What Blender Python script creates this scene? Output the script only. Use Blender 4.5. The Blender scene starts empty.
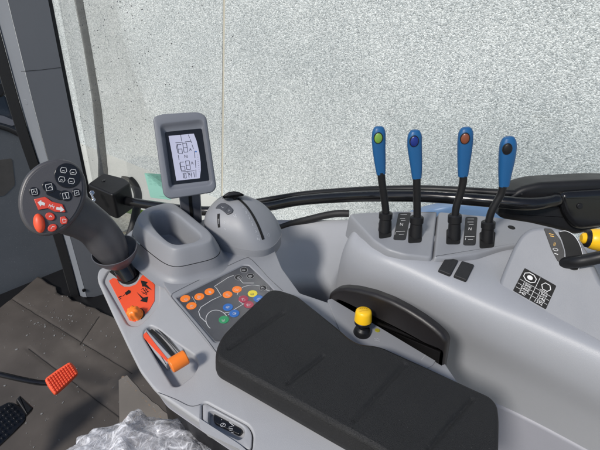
import bpy, bmesh, math, random
from mathutils import Vector as V, noise
from mathutils.bvhtree import BVHTree
random.seed(7)
sc = bpy.context.scene
COL = sc.collection
R = math.radians

# ------------------------------------------------------------------ camera
PITCH, ROLL, YAW, FPX, CAM = R(34), R(4), R(53), 433.0, V((0, 0, 1.25))
_fh = V((math.sin(YAW), math.cos(YAW), 0)); _r0 = V((math.cos(YAW), -math.sin(YAW), 0)); UPZ = V((0, 0, 1))
FWD = _fh*math.cos(PITCH) - UPZ*math.sin(PITCH)
_u0 = _fh*math.sin(PITCH) + UPZ*math.cos(PITCH)
RGT = _r0*math.cos(ROLL) + _u0*math.sin(ROLL)
UP = -_r0*math.sin(ROLL) + _u0*math.cos(ROLL)
cd = bpy.data.cameras.new('camera'); cam = bpy.data.objects.new('camera', cd); COL.objects.link(cam)
from mathutils import Matrix
cam.matrix_world = Matrix(((RGT.x, UP.x, -FWD.x, CAM.x), (RGT.y, UP.y, -FWD.y, CAM.y), (RGT.z, UP.z, -FWD.z, CAM.z), (0, 0, 0, 1)))
cd.sensor_width = 36; cd.lens = 36*FPX/600; cd.clip_start = .01; cd.clip_end = 500
sc.camera = cam

def ray(u, v): return RGT*((u-300)/FPX) + UP*((225-v)/FPX) + FWD
def P(u, v, z): d = ray(u, v); return CAM + d*((z-CAM.z)/d.z)
def PX(u, v, x): d = ray(u, v); return CAM + d*(x/d.x)
def PY(u, v, y): d = ray(u, v); return CAM + d*(y/d.y)
def PD(u, v, t): return CAM + ray(u, v)*t

class Pl:
    """a real plane in the cab; measured points are laid out on it"""
    def __init__(s, o, n):
        s.o = V(o); s.n = V(n).normalized()
        a = RGT - s.n*RGT.dot(s.n); s.ax = a.normalized(); s.ay = s.n.cross(s.ax).normalized()
    def at(s, u, v, h=0.0):
        d = ray(u, v); t = (s.o + s.n*h - CAM).dot(s.n)/d.dot(s.n); return CAM + d*t
    def two(s, u, v):
        q = s.at(u, v) - s.o; return (q.dot(s.ax), q.dot(s.ay))
    def three(s, a, b, h=0.0): return s.o + s.ax*a + s.ay*b + s.n*h
def proj(p):
    q = V(p)-CAM; w = q.dot(FWD); return (300+FPX*q.dot(RGT)/w, 225-FPX*q.dot(UP)/w)
def Z(z): return Pl((0, 0, z), (0, 0, 1))
def facing(u, v, d, tilt=(0, 0, 0)):
    return Pl(PD(u, v, d), -ray(u, v).normalized() + V(tilt))

# ------------------------------------------------------------------ 2D helpers
def area(p): return sum(p[i-1][0]*p[i][1]-p[i][0]*p[i-1][1] for i in range(len(p)))/2
def ccw(p): return p if area(p) > 0 else p[::-1]
def rnd2(p, r, n=5):
    if r <= 0: return list(p)
    out = []; m = len(p)
    for i in range(m):
        a, b, c = V(p[i-1]), V(p[i]), V(p[(i+1) % m])
        la, lc = (a-b).length, (c-b).length
        k = min(r, la*.48, lc*.48)
        s, e = b+(a-b)*(k/la), b+(c-b)*(k/lc)
        for j in range(n+1):
            t = j/n; q = s*(1-t)**2 + b*(2*t*(1-t)) + e*t*t; out.append((q.x, q.y))
    return out
def cr(pts, n=6, closed=False):
    pts = [V(p) for p in pts]; out = []; m = len(pts)
    for i in range(m if closed else m-1):
        g = (lambda k: pts[k % m]) if closed else (lambda k: pts[min(max(k, 0), m-1)])
        a, b, c, d = g(i-1), g(i), g(i+1), g(i+2)
        for j in range(n):
            t = j/n
            out.append(.5*((2*b) + (c-a)*t + (2*a-5*b+4*c-d)*t*t + (3*b-a-3*c+d)*t**3))
    if not closed: out.append(pts[-1])
    return out
def off2(p, d):
    """grow (+) or shrink (-) a ccw outline"""
    out = []; m = len(p)
    for i in range(m):
        a, b, c = V(p[i-1]), V(p[i]), V(p[(i+1) % m])
        e, f = (b-a), (c-b)
        if e.length < 1e-9: e = f
        if f.length < 1e-9: f = e
        e.normalize(); f.normalize()
        n1, n2 = V((e.y, -e.x)), V((f.y, -f.x)); n = n1+n2
        if n.length < 1e-6: n = n1.copy()
        n.normalize(); k = max(.45, n.dot(n1)); q = b + n*(d/k); out.append((q.x, q.y))
    return out

# ------------------------------------------------------------------ mesh builder
class MB:
    def __init__(s): s.v = []; s.f = []
    def add(s, vs, fs):
        b = len(s.v); s.v += [V(x) for x in vs]; s.f += [tuple(b+i for i in f) for f in fs]; return s
    def loft(s, rings, closed=True, cap0=False, cap1=False):
        n = len(rings[0]); vs = [p for r in rings for p in r]; fs = []
        for i in range(len(rings)-1):
            for j in range(n if closed else n-1):
                k = (j+1) % n; fs.append((i*n+j, i*n+k, (i+1)*n+k, (i+1)*n+j))
        if cap0: fs.append(tuple(range(n))[::-1])
        if cap1: fs.append(tuple((len(rings)-1)*n+j for j in range(n)))
        return s.add(vs, fs)
    def tube(s, path, rad, n=14, caps=True, flat=1.0, nrm=None):
        path = [V(p) for p in path]; m = len(path)
        if not hasattr(rad, '__len__'): rad = [rad]*m
        rings = []; ref = V(nrm) if nrm else None
        for i, p in enumerate(path):
            t = (path[min(i+1, m-1)] - path[max(i-1, 0)]).normalized()
            if ref is None: ref = t.orthogonal()
            a = (ref - t*ref.dot(t)).normalized(); ref = a; b = t.cross(a)
            rings.append([p + (a*math.cos(2*math.pi*k/n)*flat + b*math.sin(2*math.pi*k/n))*rad[i] for k in range(n)])
        return s.loft(rings, True, caps, caps)
    def plate(s, pl, px, h0, h1, r=.002, rnd=0.0, smooth=0, two=False, steps=4, flare=0.0, grow=0.0):
        p = list(px) if two else [pl.two(*q) for q in px]
        p = ccw(p)
        if smooth: p = [(q.x, q.y) for q in cr(p, smooth, True)]
        p = rnd2(p, rnd)
        if grow: p = off2(p, grow)
        prof = [(h0, flare)]
        for k in range(steps+1):
            a = k/steps*math.pi/2; prof.append((h1-r+r*math.sin(a), -r*(1-math.cos(a))))
        if r <= 0: prof = [(h0, flare), (h1, 0)]
        rings = [[pl.three(x, y, h) for x, y in (off2(p, o) if o else p)] for h, o in prof]
        return s.loft(rings, True, True, True)
    def box(s, c, ax, ay, az):
        c, ax, ay, az = V(c), V(ax), V(ay), V(az)
        vs = [c+ax*i+ay*j+az*k for k in (-1, 1) for j in (-1, 1) for i in (-1, 1)]
        return s.add(vs, [(0, 2, 3, 1), (4, 5, 7, 6), (0, 1, 5, 4), (2, 6, 7, 3), (0, 4, 6, 2), (1, 3, 7, 5)])
    def disc(s, c, n, r, h0, h1, bev=.0006, seg=20, ax=None, ry=None):
        pl = Pl(c, n); ry = ry or r
        pts = [(r*math.cos(2*math.pi*k/seg), ry*math.sin(2*math.pi*k/seg)) for k in range(seg)]
        return s.plate(pl, pts, h0, h1, bev, two=True, steps=3)
    def recess(s, pl, outer, holes, depth, thick, rnd=0.0, r=.002, floor=True, under=0.0):
        """plate with sunken pockets: outer/holes are pixel outlines on pl"""
        bm = bmesh.new(); loops = []
        o2 = rnd2(ccw([pl.two(*q) for q in outer]), rnd)
        def loop(p2, h):
            vs = [bm.verts.new(pl.three(x, y, h)) for x, y in p2]
            es = [bm.edges.new((vs[i-1], vs[i])) for i in range(len(vs))]
            return vs, es
        def wall(a, b):
            for i in range(len(a)): bm.faces.new((a[i-1], a[i], b[i], b[i-1]))
        prof = [(-r*(1-math.cos(k/3*math.pi/2)), -(1-math.sin(k/3*math.pi/2))*r) for k in range(3, -1, -1)]
        prev = None; edges = []
        for k, (o, h) in enumerate([(-r, 0), (-r*.3, -r*.3), (0, -r), (0, -r*1.8), (-under, -thick)]):
            vs, es = loop(off2(o2, o), h)
            if k == 0: edges += es
            if prev: wall(prev, vs)
            prev = vs
        for hp, hr, dp in holes:
            h2 = rnd2(ccw([pl.two(*q) for q in hp]), hr); prev = None
            for k, (o, h) in enumerate([(r, 0), (r*.3, -r*.3), (0, -r), (-.001, -dp)]):
                vs, es = loop(off2(h2, o), h)
                if k == 0: edges += es
                if prev: wall(prev, vs)
                prev = vs
            if floor: bm.faces.new(prev)
        bmesh.ops.triangle_fill(bm, use_beauty=True, use_dissolve=False, edges=edges)
        bm.verts.index_update(); s.add([v.co.copy() for v in bm.verts], [tuple(v.index for v in f.verts) for f in bm.faces]); bm.free()
        return s
    def tree(s): return BVHTree.FromPolygons([tuple(v) for v in s.v], s.f)
    def build(s, name, mat, parent=None, ang=38, flat=False):
        return obj(name, s.v, s.f, mat, parent, ang, flat)

ORG = {}
def obj(name, vs, fs, mat, parent=None, ang=38, flat=False):
    root = parent
    while root is not None and root.parent is not None: root = root.parent
    if root is not None: org = ORG[root.name]
    else:
        lo = [min(v[i] for v in vs) for i in range(3)]; hi = [max(v[i] for v in vs) for i in range(3)]
        org = V(((lo[0]+hi[0])/2, (lo[1]+hi[1])/2, lo[2]))
    me = bpy.data.meshes.new(name); me.from_pydata([V(v)-org for v in vs], [], fs)
    bm = bmesh.new(); bm.from_mesh(me); bmesh.ops.recalc_face_normals(bm, faces=bm.faces); bm.to_mesh(me); bm.free()
    if not flat:
        me.polygons.foreach_set('use_smooth', [True]*len(me.polygons)); me.set_sharp_from_angle(angle=R(ang))
        soft = True
    else: soft = False
    me.materials.append(mat)
    o = bpy.data.objects.new(name, me); COL.objects.link(o)
    if soft and len(fs) < 20000:
        wm = o.modifiers.new('weighted_normals', 'WEIGHTED_NORMAL'); wm.keep_sharp = True; wm.weight = 60
    if parent is not None: o.parent = parent
    else: o.location = org; ORG[o.name] = org
    return o
def thing(name, loc, label, cat, group=None):
    o = bpy.data.objects.new(name, None); COL.objects.link(o); o.location = loc; ORG[o.name] = V(loc)
    o.empty_display_size = .05
    return tag(o, label, cat, group)
def tag(o, label=None, cat=None, group=None, kind=None):
    if label: o['label'] = label
    if cat: o['category'] = cat
    if group: o['group'] = group
    if kind: o['kind'] = kind
    return o

class Ink:
    """printed marks: thin ribbons, shapes and lettering laid on a surface"""
    def __init__(s, surf, lift=.0003):
        s.mb = MB(); s.surf = surf; s.lift = lift
    def hit(s, u, v):
        if isinstance(s.surf, Pl): return s.surf.at(u, v, s.lift), s.surf.n
        d = ray(u, v).normalized(); loc, n, i, t = s.surf.ray_cast(CAM, d)
        if loc is None: return None, None
        if n.dot(d) > 0: n = -n
        return loc + n*s.lift, n
    def line(s, pts, w, n=1):
        pts = [tuple(p) for p in (cr([(a, b) for a, b in pts], n) if n > 1 else pts)]
        H = [s.hit(*p) for p in pts]; H = [h for h in H if h[0] is not None]
        if len(H) < 2: return s
        L = []; Rr = []
        for i, (p, nn) in enumerate(H):
            t = (H[min(i+1, len(H)-1)][0]-H[max(i-1, 0)][0]); sd = nn.cross(t)
            if sd.length < 1e-9: continue
            sd.normalize(); L.append(p+sd*w/2); Rr.append(p-sd*w/2)
        s.mb.loft([L, Rr], closed=False); return s
    def poly(s, pts, sub=0):
        H = [s.hit(*p)[0] for p in pts]
        if all(h is not None for h in H): s.mb.add(H, [tuple(range(len(H)))])
        return s
    def ring(s, u, v, rx, ry, w, a0=0, a1=360, n=24, rot=0):
        c, q = math.cos(R(rot)), math.sin(R(rot)); pts = []
        for k in range(n+1):
            a = R(a0+(a1-a0)*k/n); x, y = rx*math.cos(a), ry*math.sin(a)
            pts.append((u+x*c-y*q, v+x*q+y*c))
        return s.line(pts, w)
    def text(s, body, u, v, du, dv, size=1.0, asp=1.0):
        """centre pixel (u,v); du = pixel vector of one em to the right, dv = one em upwards"""
        vs, fs = glyphs(body)
        pts = [s.hit(u+(x*du[0]*asp+y*dv[0])*size, v+(x*du[1]*asp+y*dv[1])*size)[0] for x, y in vs]
        fs = [f for f in fs if all(pts[i] is not None for i in f)]
        s.mb.add([p if p is not None else V((0, 0, 0)) for p in pts], fs); return s
    def build(s, name, mat, parent):
        if not s.mb.f: return None
        used = sorted({i for f in s.mb.f for i in f}); ix = {k: j for j, k in enumerate(used)}
        return obj(name, [s.mb.v[i] for i in used], [tuple(ix[i] for i in f) for f in s.mb.f], mat, parent, flat=True)
_gl = {}
def glyphs(body):
    if body in _gl: return _gl[body]
    cu = bpy.data.curves.new('lettering', 'FONT'); cu.body = body; cu.align_x = 'CENTER'; cu.align_y = 'CENTER'; cu.size = 1; cu.resolution_u = 2
    o = bpy.data.objects.new('lettering', cu); COL.objects.link(o); bpy.context.view_layer.update()
    me = o.evaluated_get(bpy.context.evaluated_depsgraph_get()).to_mesh()
    r = ([(v.co.x, v.co.y) for v in me.vertices], [tuple(p.vertices) for p in me.polygons])
    o.evaluated_get(bpy.context.evaluated_depsgraph_get()).to_mesh_clear()
    bpy.data.objects.remove(o); bpy.data.curves.remove(cu); _gl[body] = r; return r

# ------------------------------------------------------------------ materials
def srgb(r, g, b):
    f = lambda c: (c/255/12.92 if c <= 10 else ((c/255+.055)/1.055)**2.4)
    return (f(r), f(g), f(b), 1)
def mat(name, rgb, rough=.5, grain=0, gs=900, mott=.07, ms=9, metal=0, spec=.5, dust=0, coat=0, rvar=.08, gd=.0006):
    m = bpy.data.materials.new(name); m.use_nodes = True; nt = m.node_tree; n = nt.nodes; l = nt.links
    b = n['Principled BSDF']; tc = n.new('ShaderNodeTexCoord')
    b.inputs['Roughness'].default_value = rough; b.inputs['Metallic'].default_value = metal
    b.inputs['Specular IOR Level'].default_value = spec; b.inputs['Coat Weight'].default_value = coat
    c = rgb if len(rgb) == 4 else (*rgb, 1)
    nz = n.new('ShaderNodeTexNoise'); nz.inputs['Scale'].default_value = ms; nz.inputs['Detail'].default_value = 6; nz.inputs['Roughness'].default_value = .65
    l.new(tc.outputs['Object'], nz.inputs['Vector'])
    mx = n.new('ShaderNodeMix'); mx.data_type = 'RGBA'
    mx.inputs['A'].default_value = (*[x*(1-mott) for x in c[:3]], 1); mx.inputs['B'].default_value = (*[min(1, x*(1+mott)) for x in c[:3]], 1)
    l.new(nz.outputs['Fac'], mx.inputs['Factor']); out = mx.outputs['Result']
    if dust:
        n2 = n.new('ShaderNodeTexNoise'); n2.inputs['Scale'].default_value = 420; n2.inputs['Detail'].default_value = 2
        rp = n.new('ShaderNodeValToRGB'); rp.color_ramp.elements[0].position = .69; rp.color_ramp.elements[1].position = .76
        rp.color_ramp.elements[1].color = (dust, dust, dust, 1); l.new(tc.outputs['Object'], n2.inputs['Vector']); l.new(n2.outputs['Fac'], rp.inputs['Fac'])
        m2 = n.new('ShaderNodeMix'); m2.data_type = 'RGBA'; m2.inputs['B'].default_value = (.62, .61, .58, 1)
        l.new(rp.outputs['Color'], m2.inputs['Factor']); l.new(out, m2.inputs['A']); out = m2.outputs['Result']
    l.new(out, b.inputs['Base Color'])
    if rvar:
        mr = n.new('ShaderNodeMapRange'); mr.inputs['To Min'].default_value = max(.02, rough-rvar); mr.inputs['To Max'].default_value = min(1, rough+rvar)
        n3 = n.new('ShaderNodeTexNoise'); n3.inputs['Scale'].default_value = 26; n3.inputs['Detail'].default_value = 5
        l.new(tc.outputs['Object'], n3.inputs['Vector']); l.new(n3.outputs['Fac'], mr.inputs['Value']); l.new(mr.outputs['Result'], b.inputs['Roughness'])
    if grain:
        g = n.new('ShaderNodeTexNoise'); g.inputs['Scale'].default_value = gs; g.inputs['Detail'].default_value = 2
        bp = n.new('ShaderNodeBump'); bp.inputs['Strength'].default_value = grain; bp.inputs['Distance'].default_value = gd
        l.new(tc.outputs['Object'], g.inputs['Vector']); l.new(g.outputs['Fac'], bp.inputs['Height']); l.new(bp.outputs['Normal'], b.inputs['Normal'])
    return m
GREY = (.250, .257, .274)
M = dict(
    grey=mat('grey_plastic', GREY, .45, .25, 1100, .04, 7, dust=.05),
    sunlitgrey=mat('sunlit_grey_plastic', (.37, .372, .383), .45, .25, 1100, .04, 7, dust=.06),  # paler copy of the console grey, sunlight on the wing put into colour
    fender=mat('grey_side_plastic', (.325, .333, .355), .42, .35, 900, .05, 5, dust=.14),
    darkgrey=mat('slate_grey_plastic', (.115, .12, .14), .42, .2, 1100),
    panel=mat('charcoal_panel', (.058, .061, .070), .40, .15, 1200),
    charcoal=mat('charcoal_plastic', (.062, .060, .065), .38, .25, 1000),
    pad=mat('black_vinyl', (.0095, .0095, .010), .54, 1.0, 900, .2, 14, spec=.4, gd=.0010, rvar=.12, dust=.08),
    black=mat('black_plastic', (.009, .009, .010), .42, .15, 900, spec=.35),
    gloss=mat('gloss_black', (.008, .008, .009), .16, 0, rvar=.05),
    hole=mat('deep_black', (.004, .004, .004), .8),
    rubber=mat('black_rubber', (.014, .014, .015), .6, .5, 500),
    orange=mat('orange_plastic', (.90, .21, .018), .40, .1),
    redor=mat('red_orange_decal', (.84, .095, .035), .45),
    redbtn=mat('red_button', (.62, .055, .03), .40),
    pedal=mat('orange_pedal_rubber', (.86, .10, .035), .48, .4, 700, .14, 30),
    yellow=mat('yellow_plastic', (.90, .52, .012), .38, .1),
    blue=mat('blue_plastic', (.009, .092, .245), .42, .15, dust=.05),
    white=mat('white_print', (.62, .62, .62), .6),
    silver=mat('silver_print', (.55, .56, .58), .5),
    faint=mat('faint_grey_print', (.52, .53, .56), .6),
    chrome=mat('bright_metal', (.6, .6, .62), .22, metal=1),
    gold=mat('amber_print', (.7, .38, .03), .5),
    lcd=mat('lcd_glass', (.50, .51, .64), .22, mott=.05),
    lcdink=mat('lcd_dark', (.03, .03, .045), .4),
    green=mat('green_button', (.02, .26, .10), .45),
    bluebtn=mat('blue_button', (.012, .12, .42), .42),
    bluelens=mat('deep_blue_button', (.008, .025, .19), .3),
    lime=mat('lime_button', (.17, .33, .05), .35),
    brown=mat('brown_button', (.20, .055, .025), .35),
    crimson=mat('crimson_button', (.32, .015, .05), .42),
    lemon=mat('lemon_button', (.75, .62, .05), .42),
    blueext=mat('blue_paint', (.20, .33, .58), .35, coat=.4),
    greenext=mat('green_paint', (.30, .50, .05), .4),
)
# ------------------------------------------------------------------ special materials
def nodes(name):
    m = bpy.data.materials.new(name); m.use_nodes = True; return m, m.node_tree.nodes, m.node_tree.links, m.node_tree.nodes['Principled BSDF']
def ramp(n, stops):
    r = n.new('ShaderNodeValToRGB'); e = r.color_ramp.elements
    while len(e) < len(stops): e.new(.5)
    for k, (p, c) in enumerate(stops): e[k].position = p; e[k].color = (*c, 1) if len(c) == 3 else c
    return r
def aggregate():
    m, n, l, b = nodes('exposed_aggregate'); tc = n.new('ShaderNodeTexCoord')
    outs = []
    vo = n.new('ShaderNodeTexVoronoi'); vo.inputs['Scale'].default_value = 132; l.new(tc.outputs['Object'], vo.inputs['Vector'])
    sp = n.new('ShaderNodeSeparateColor'); l.new(vo.outputs['Color'], sp.inputs['Color'])
    rp = ramp(n, [(0, (.38, .40, .412)), (.2, (.50, .522, .533)), (.45, (.61, .626, .634)), (.72, (.71, .722, .728)), (1, (.86, .866, .868))])
    l.new(sp.outputs['Red'], rp.inputs['Fac'])
    v2 = n.new('ShaderNodeTexVoronoi'); v2.inputs['Scale'].default_value = 150; l.new(tc.outputs['Object'], v2.inputs['Vector'])
    s2 = n.new('ShaderNodeSeparateColor'); l.new(v2.outputs['Color'], s2.inputs['Color'])
    r2 = ramp(n, [(0, (.75, .76, .755)), (.5, (1.0, 1.0, .99)), (1, (1.2, 1.2, 1.18))]); l.new(s2.outputs['Green'], r2.inputs['Fac'])
    mx = n.new('ShaderNodeMix'); mx.data_type = 'RGBA'; mx.blend_type = 'MULTIPLY'; mx.inputs['Factor'].default_value = .8
    l.new(rp.outputs['Color'], mx.inputs['A']); l.new(r2.outputs['Color'], mx.inputs['B'])
    st = n.new('ShaderNodeTexNoise'); st.inputs['Scale'].default_value = 1.7; st.inputs['Detail'].default_value = 5; l.new(tc.outputs['Object'], st.inputs['Vector'])
    r3 = ramp(n, [(.32, (.86, .875, .885)), (.5, (.95, .96, .965)), (.7, (1.02, 1.025, 1.03))]); l.new(st.outputs['Fac'], r3.inputs['Fac'])
    m2 = n.new('ShaderNodeMix'); m2.data_type = 'RGBA'; m2.blend_type = 'MULTIPLY'; m2.inputs['Factor'].default_value = 1
    l.new(mx.outputs['Result'], m2.inputs['A']); l.new(r3.outputs['Color'], m2.inputs['B']); l.new(m2.outputs['Result'], b.inputs['Base Color'])
    ad = n.new('ShaderNodeMath'); ad.operation = 'MULTIPLY_ADD'; ad.inputs[1].default_value = -1; l.new(vo.outputs['Distance'], ad.inputs[0]); l.new(sp.outputs['Green'], ad.inputs[2])
    bp = n.new('ShaderNodeBump'); bp.inputs['Strength'].default_value = .55; bp.inputs['Distance'].default_value = .009
    l.new(ad.outputs[0], bp.inputs['Height']); l.new(bp.outputs['Normal'], b.inputs['Normal'])
    b.inputs['Roughness'].default_value = .7
    return m
def glass(name, tint=(1, 1, 1), refl=1.0):
    m, n, l, b = nodes(name); n.remove(b); out = n['Material Output']
    t = n.new('ShaderNodeBsdfTransparent'); t.inputs['Color'].default_value = (*tint, 1)
    g = n.new('ShaderNodeBsdfGlossy'); g.inputs['Roughness'].default_value = .02
    f = n.new('ShaderNodeFresnel'); f.inputs['IOR'].default_value = 1.45
    k = n.new('ShaderNodeMath'); k.operation = 'MULTIPLY'; k.inputs[1].default_value = refl
    mx = n.new('ShaderNodeMixShader'); l.new(f.outputs['Fac'], k.inputs[0]); l.new(k.outputs[0], mx.inputs['Fac'])
    l.new(t.outputs['BSDF'], mx.inputs[1]); l.new(g.outputs['BSDF'], mx.inputs[2]); l.new(mx.outputs['Shader'], out.inputs['Surface'])
    return m
def cardboard():
    m, n, l, b = nodes('damp_cardboard'); tc = n.new('ShaderNodeTexCoord')
    a = n.new('ShaderNodeTexNoise'); a.inputs['Scale'].default_value = 6; a.inputs['Detail'].default_value = 8; l.new(tc.outputs['Object'], a.inputs['Vector'])
    r = ramp(n, [(.3, (.052, .044, .038)), (.55, (.082, .070, .061)), (.75, (.112, .097, .084))]); l.new(a.outputs['Fac'], r.inputs['Fac'])
    d = n.new('ShaderNodeTexNoise'); d.inputs['Scale'].default_value = 60; d.inputs['Detail'].default_value = 3; d.inputs['Distortion'].default_value = 1.2; l.new(tc.outputs['Object'], d.inputs['Vector'])
    q = ramp(n, [(.70, (0, 0, 0)), (.74, (.8, .8, .8))]); l.new(d.outputs['Fac'], q.inputs['Fac'])
    d2 = n.new('ShaderNodeTexNoise'); d2.inputs['Scale'].default_value = 5; l.new(tc.outputs['Object'], d2.inputs['Vector'])
    q2 = ramp(n, [(.45, (0, 0, 0)), (.62, (1, 1, 1))]); l.new(d2.outputs['Fac'], q2.inputs['Fac'])
    mm = n.new('ShaderNodeMix'); mm.data_type = 'RGBA'; mm.blend_type = 'MULTIPLY'; mm.inputs['Factor'].default_value = 1
    l.new(q.outputs['Color'], mm.inputs['A']); l.new(q2.outputs['Color'], mm.inputs['B'])
    x = n.new('ShaderNodeMix'); x.data_type = 'RGBA'; x.inputs['B'].default_value = (.30, .29, .27, 1)
    l.new(mm.outputs['Result'], x.inputs['Factor']); l.new(r.outputs['Color'], x.inputs['A']); l.new(x.outputs['Result'], b.inputs['Base Color'])
    w = n.new('ShaderNodeTexWave'); w.inputs['Scale'].default_value = 46; w.inputs['Distortion'].default_value = 1.0; l.new(tc.outputs['Object'], w.inputs['Vector'])
    ad = n.new('ShaderNodeMath'); ad.operation = 'MULTIPLY_ADD'; ad.inputs[1].default_value = .012; l.new(w.outputs['Fac'], ad.inputs[0]); l.new(a.outputs['Fac'], ad.inputs[2])
    bp = n.new('ShaderNodeBump'); bp.inputs['Strength'].default_value = .18; bp.inputs['Distance'].default_value = .003
    l.new(ad.outputs[0], bp.inputs['Height']); l.new(bp.outputs['Normal'], b.inputs['Normal']); b.inputs['Roughness'].default_value = .62
    return m
def yard():
    m, n, l, b = nodes('gravelly_concrete'); tc = n.new('ShaderNodeTexCoord')
    a = n.new('ShaderNodeTexNoise'); a.inputs['Scale'].default_value = .7; a.inputs['Detail'].default_value = 9; l.new(tc.outputs['Object'], a.inputs['Vector'])
    r = ramp(n, [(.3, (.30, .27, .21)), (.7, (.46, .43, .36))]); l.new(a.outputs['Fac'], r.inputs['Fac'])
    s = n.new('ShaderNodeTexVoronoi'); s.inputs['Scale'].default_value = 45; l.new(tc.outputs['Object'], s.inputs['Vector'])
    s2 = n.new('ShaderNodeSeparateColor'); l.new(s.outputs['Color'], s2.inputs['Color'])
    q = ramp(n, [(0, (.62, .62, .6)), (1, (1.2, 1.2, 1.18))]); l.new(s2.outputs['Red'], q.inputs['Fac'])
    x = n.new('ShaderNodeMix'); x.data_type = 'RGBA'; x.blend_type = 'MULTIPLY'; x.inputs['Factor'].default_value = .8
    l.new(r.outputs['Color'], x.inputs['A']); l.new(q.outputs['Color'], x.inputs['B']); l.new(x.outputs['Result'], b.inputs['Base Color'])
    b.inputs['Roughness'].default_value = .85
    return m
def film():
    m, n, l, b = nodes('clear_polythene'); out = n['Material Output']; tc = n.new('ShaderNodeTexCoord')
    b.inputs['Base Color'].default_value = (.80, .80, .83, 1); b.inputs['Roughness'].default_value = .09; b.inputs['Specular IOR Level'].default_value = 1.0
    nz = n.new('ShaderNodeTexNoise'); nz.inputs['Scale'].default_value = 18; nz.inputs['Detail'].default_value = 2; l.new(tc.outputs['Object'], nz.inputs['Vector'])
    wv = n.new('ShaderNodeMix'); wv.data_type = 'RGBA'; wv.blend_type = 'ADD'; wv.inputs['Factor'].default_value = .06; l.new(tc.outputs['Object'], wv.inputs['A']); l.new(nz.outputs['Color'], wv.inputs['B'])
    hs = []
    for sc_, st_ in ((26, 1.0), (70, .45)):
        vo = n.new('ShaderNodeTexVoronoi'); vo.feature = 'DISTANCE_TO_EDGE'; vo.inputs['Scale'].default_value = sc_; l.new(wv.outputs['Result'], vo.inputs['Vector'])
        r = ramp(n, [(0, (1, 1, 1)), (.22, (.25, .25, .25)), (.6, (0, 0, 0))]); l.new(vo.outputs['Distance'], r.inputs['Fac'])
        k = n.new('ShaderNodeMath'); k.operation = 'MULTIPLY'; k.inputs[1].default_value = st_; l.new(r.outputs['Color'], k.inputs[0]); hs.append(k)
    ad = n.new('ShaderNodeMath'); ad.operation = 'ADD'; l.new(hs[0].outputs[0], ad.inputs[0]); l.new(hs[1].outputs[0], ad.inputs[1])
    bp = n.new('ShaderNodeBump'); bp.inputs['Strength'].default_value = .18; bp.inputs['Distance'].default_value = .003; l.new(ad.outputs[0], bp.inputs['Height']); l.new(bp.outputs['Normal'], b.inputs['Normal'])
    t = n.new('ShaderNodeBsdfTransparent'); t.inputs['Color'].default_value = (.96, .96, .97, 1); mx = n.new('ShaderNodeMixShader')
    lw = n.new('ShaderNodeLayerWeight'); lw.inputs['Blend'].default_value = .3; l.new(bp.outputs['Normal'], lw.inputs['Normal'])
    mr = n.new('ShaderNodeMapRange'); mr.inputs['To Min'].default_value = .14; mr.inputs['To Max'].default_value = .50
    l.new(lw.outputs['Facing'], mr.inputs['Value'])
    tot = mr.outputs['Result']
    for sc_, w_, am in ((15, .020, .50), (34, .030, .38), (80, .05, .22)):     # stress-whitened crease lines, their glints also put into the film's opacity
        mp_ = n.new('ShaderNodeMapping'); mp_.inputs['Scale'].default_value = (1, 1.7, .7); mp_.inputs['Rotation'].default_value = (.4*sc_, .2*sc_, .7*sc_); l.new(wv.outputs['Result'], mp_.inputs['Vector'])
        vo = n.new('ShaderNodeTexVoronoi'); vo.feature = 'DISTANCE_TO_EDGE'; vo.inputs['Scale'].default_value = sc_; l.new(mp_.outputs['Vector'], vo.inputs['Vector'])
        r = ramp(n, [(0, (am, am, am)), (w_*2.2, (0, 0, 0))]); l.new(vo.outputs['Distance'], r.inputs['Fac'])
        ad2 = n.new('ShaderNodeMath'); ad2.operation = 'ADD'; ad2.use_clamp = True; l.new(tot, ad2.inputs[0]); l.new(r.outputs['Color'], ad2.inputs[1]); tot = ad2.outputs[0]
    l.new(tot, mx.inputs['Fac'])
    l.new(t.outputs['BSDF'], mx.inputs[1]); l.new(b.outputs['BSDF'], mx.inputs[2]); l.new(mx.outputs['Shader'], out.inputs['Surface'])
    return m
M['agg'] = aggregate(); M['glass'] = glass('window_glass', (.97, .985, .98), .35); M['card'] = cardboard(); M['yard'] = yard(); M['film'] = film()
M['paper'] = mat('pale_green_paper', (.26, .52, .42), .6); M['paperink'] = mat('green_print', (.17, .38, .31), .6)
M['joint'] = mat('joint_sealant', (.55, .51, .43), .8); M['plinth'] = mat('smooth_concrete', (.62, .61, .57), .8, .3, 60, .12, 3)
M['glass_stand_in'] = mat('dark_glass_stand_in', (.125, .135, .148), .34, .3, 300, .2, 6, dust=.6)
M['pillar'] = mat('pillar_plastic', (.150, .157, .172), .48, .3, 900); M['pillarlit'] = mat('pillar_sunlit_plastic', (.21, .225, .25), .48, .3, 900)  # chamfer coloured lighter to imitate its turn towards the sun
M['drop'] = mat('water_drop', (.10, .105, .11), .08); M['bonnet'] = mat('dark_blue_black_paint', (.022, .026, .034), .25, coat=.5)

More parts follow.
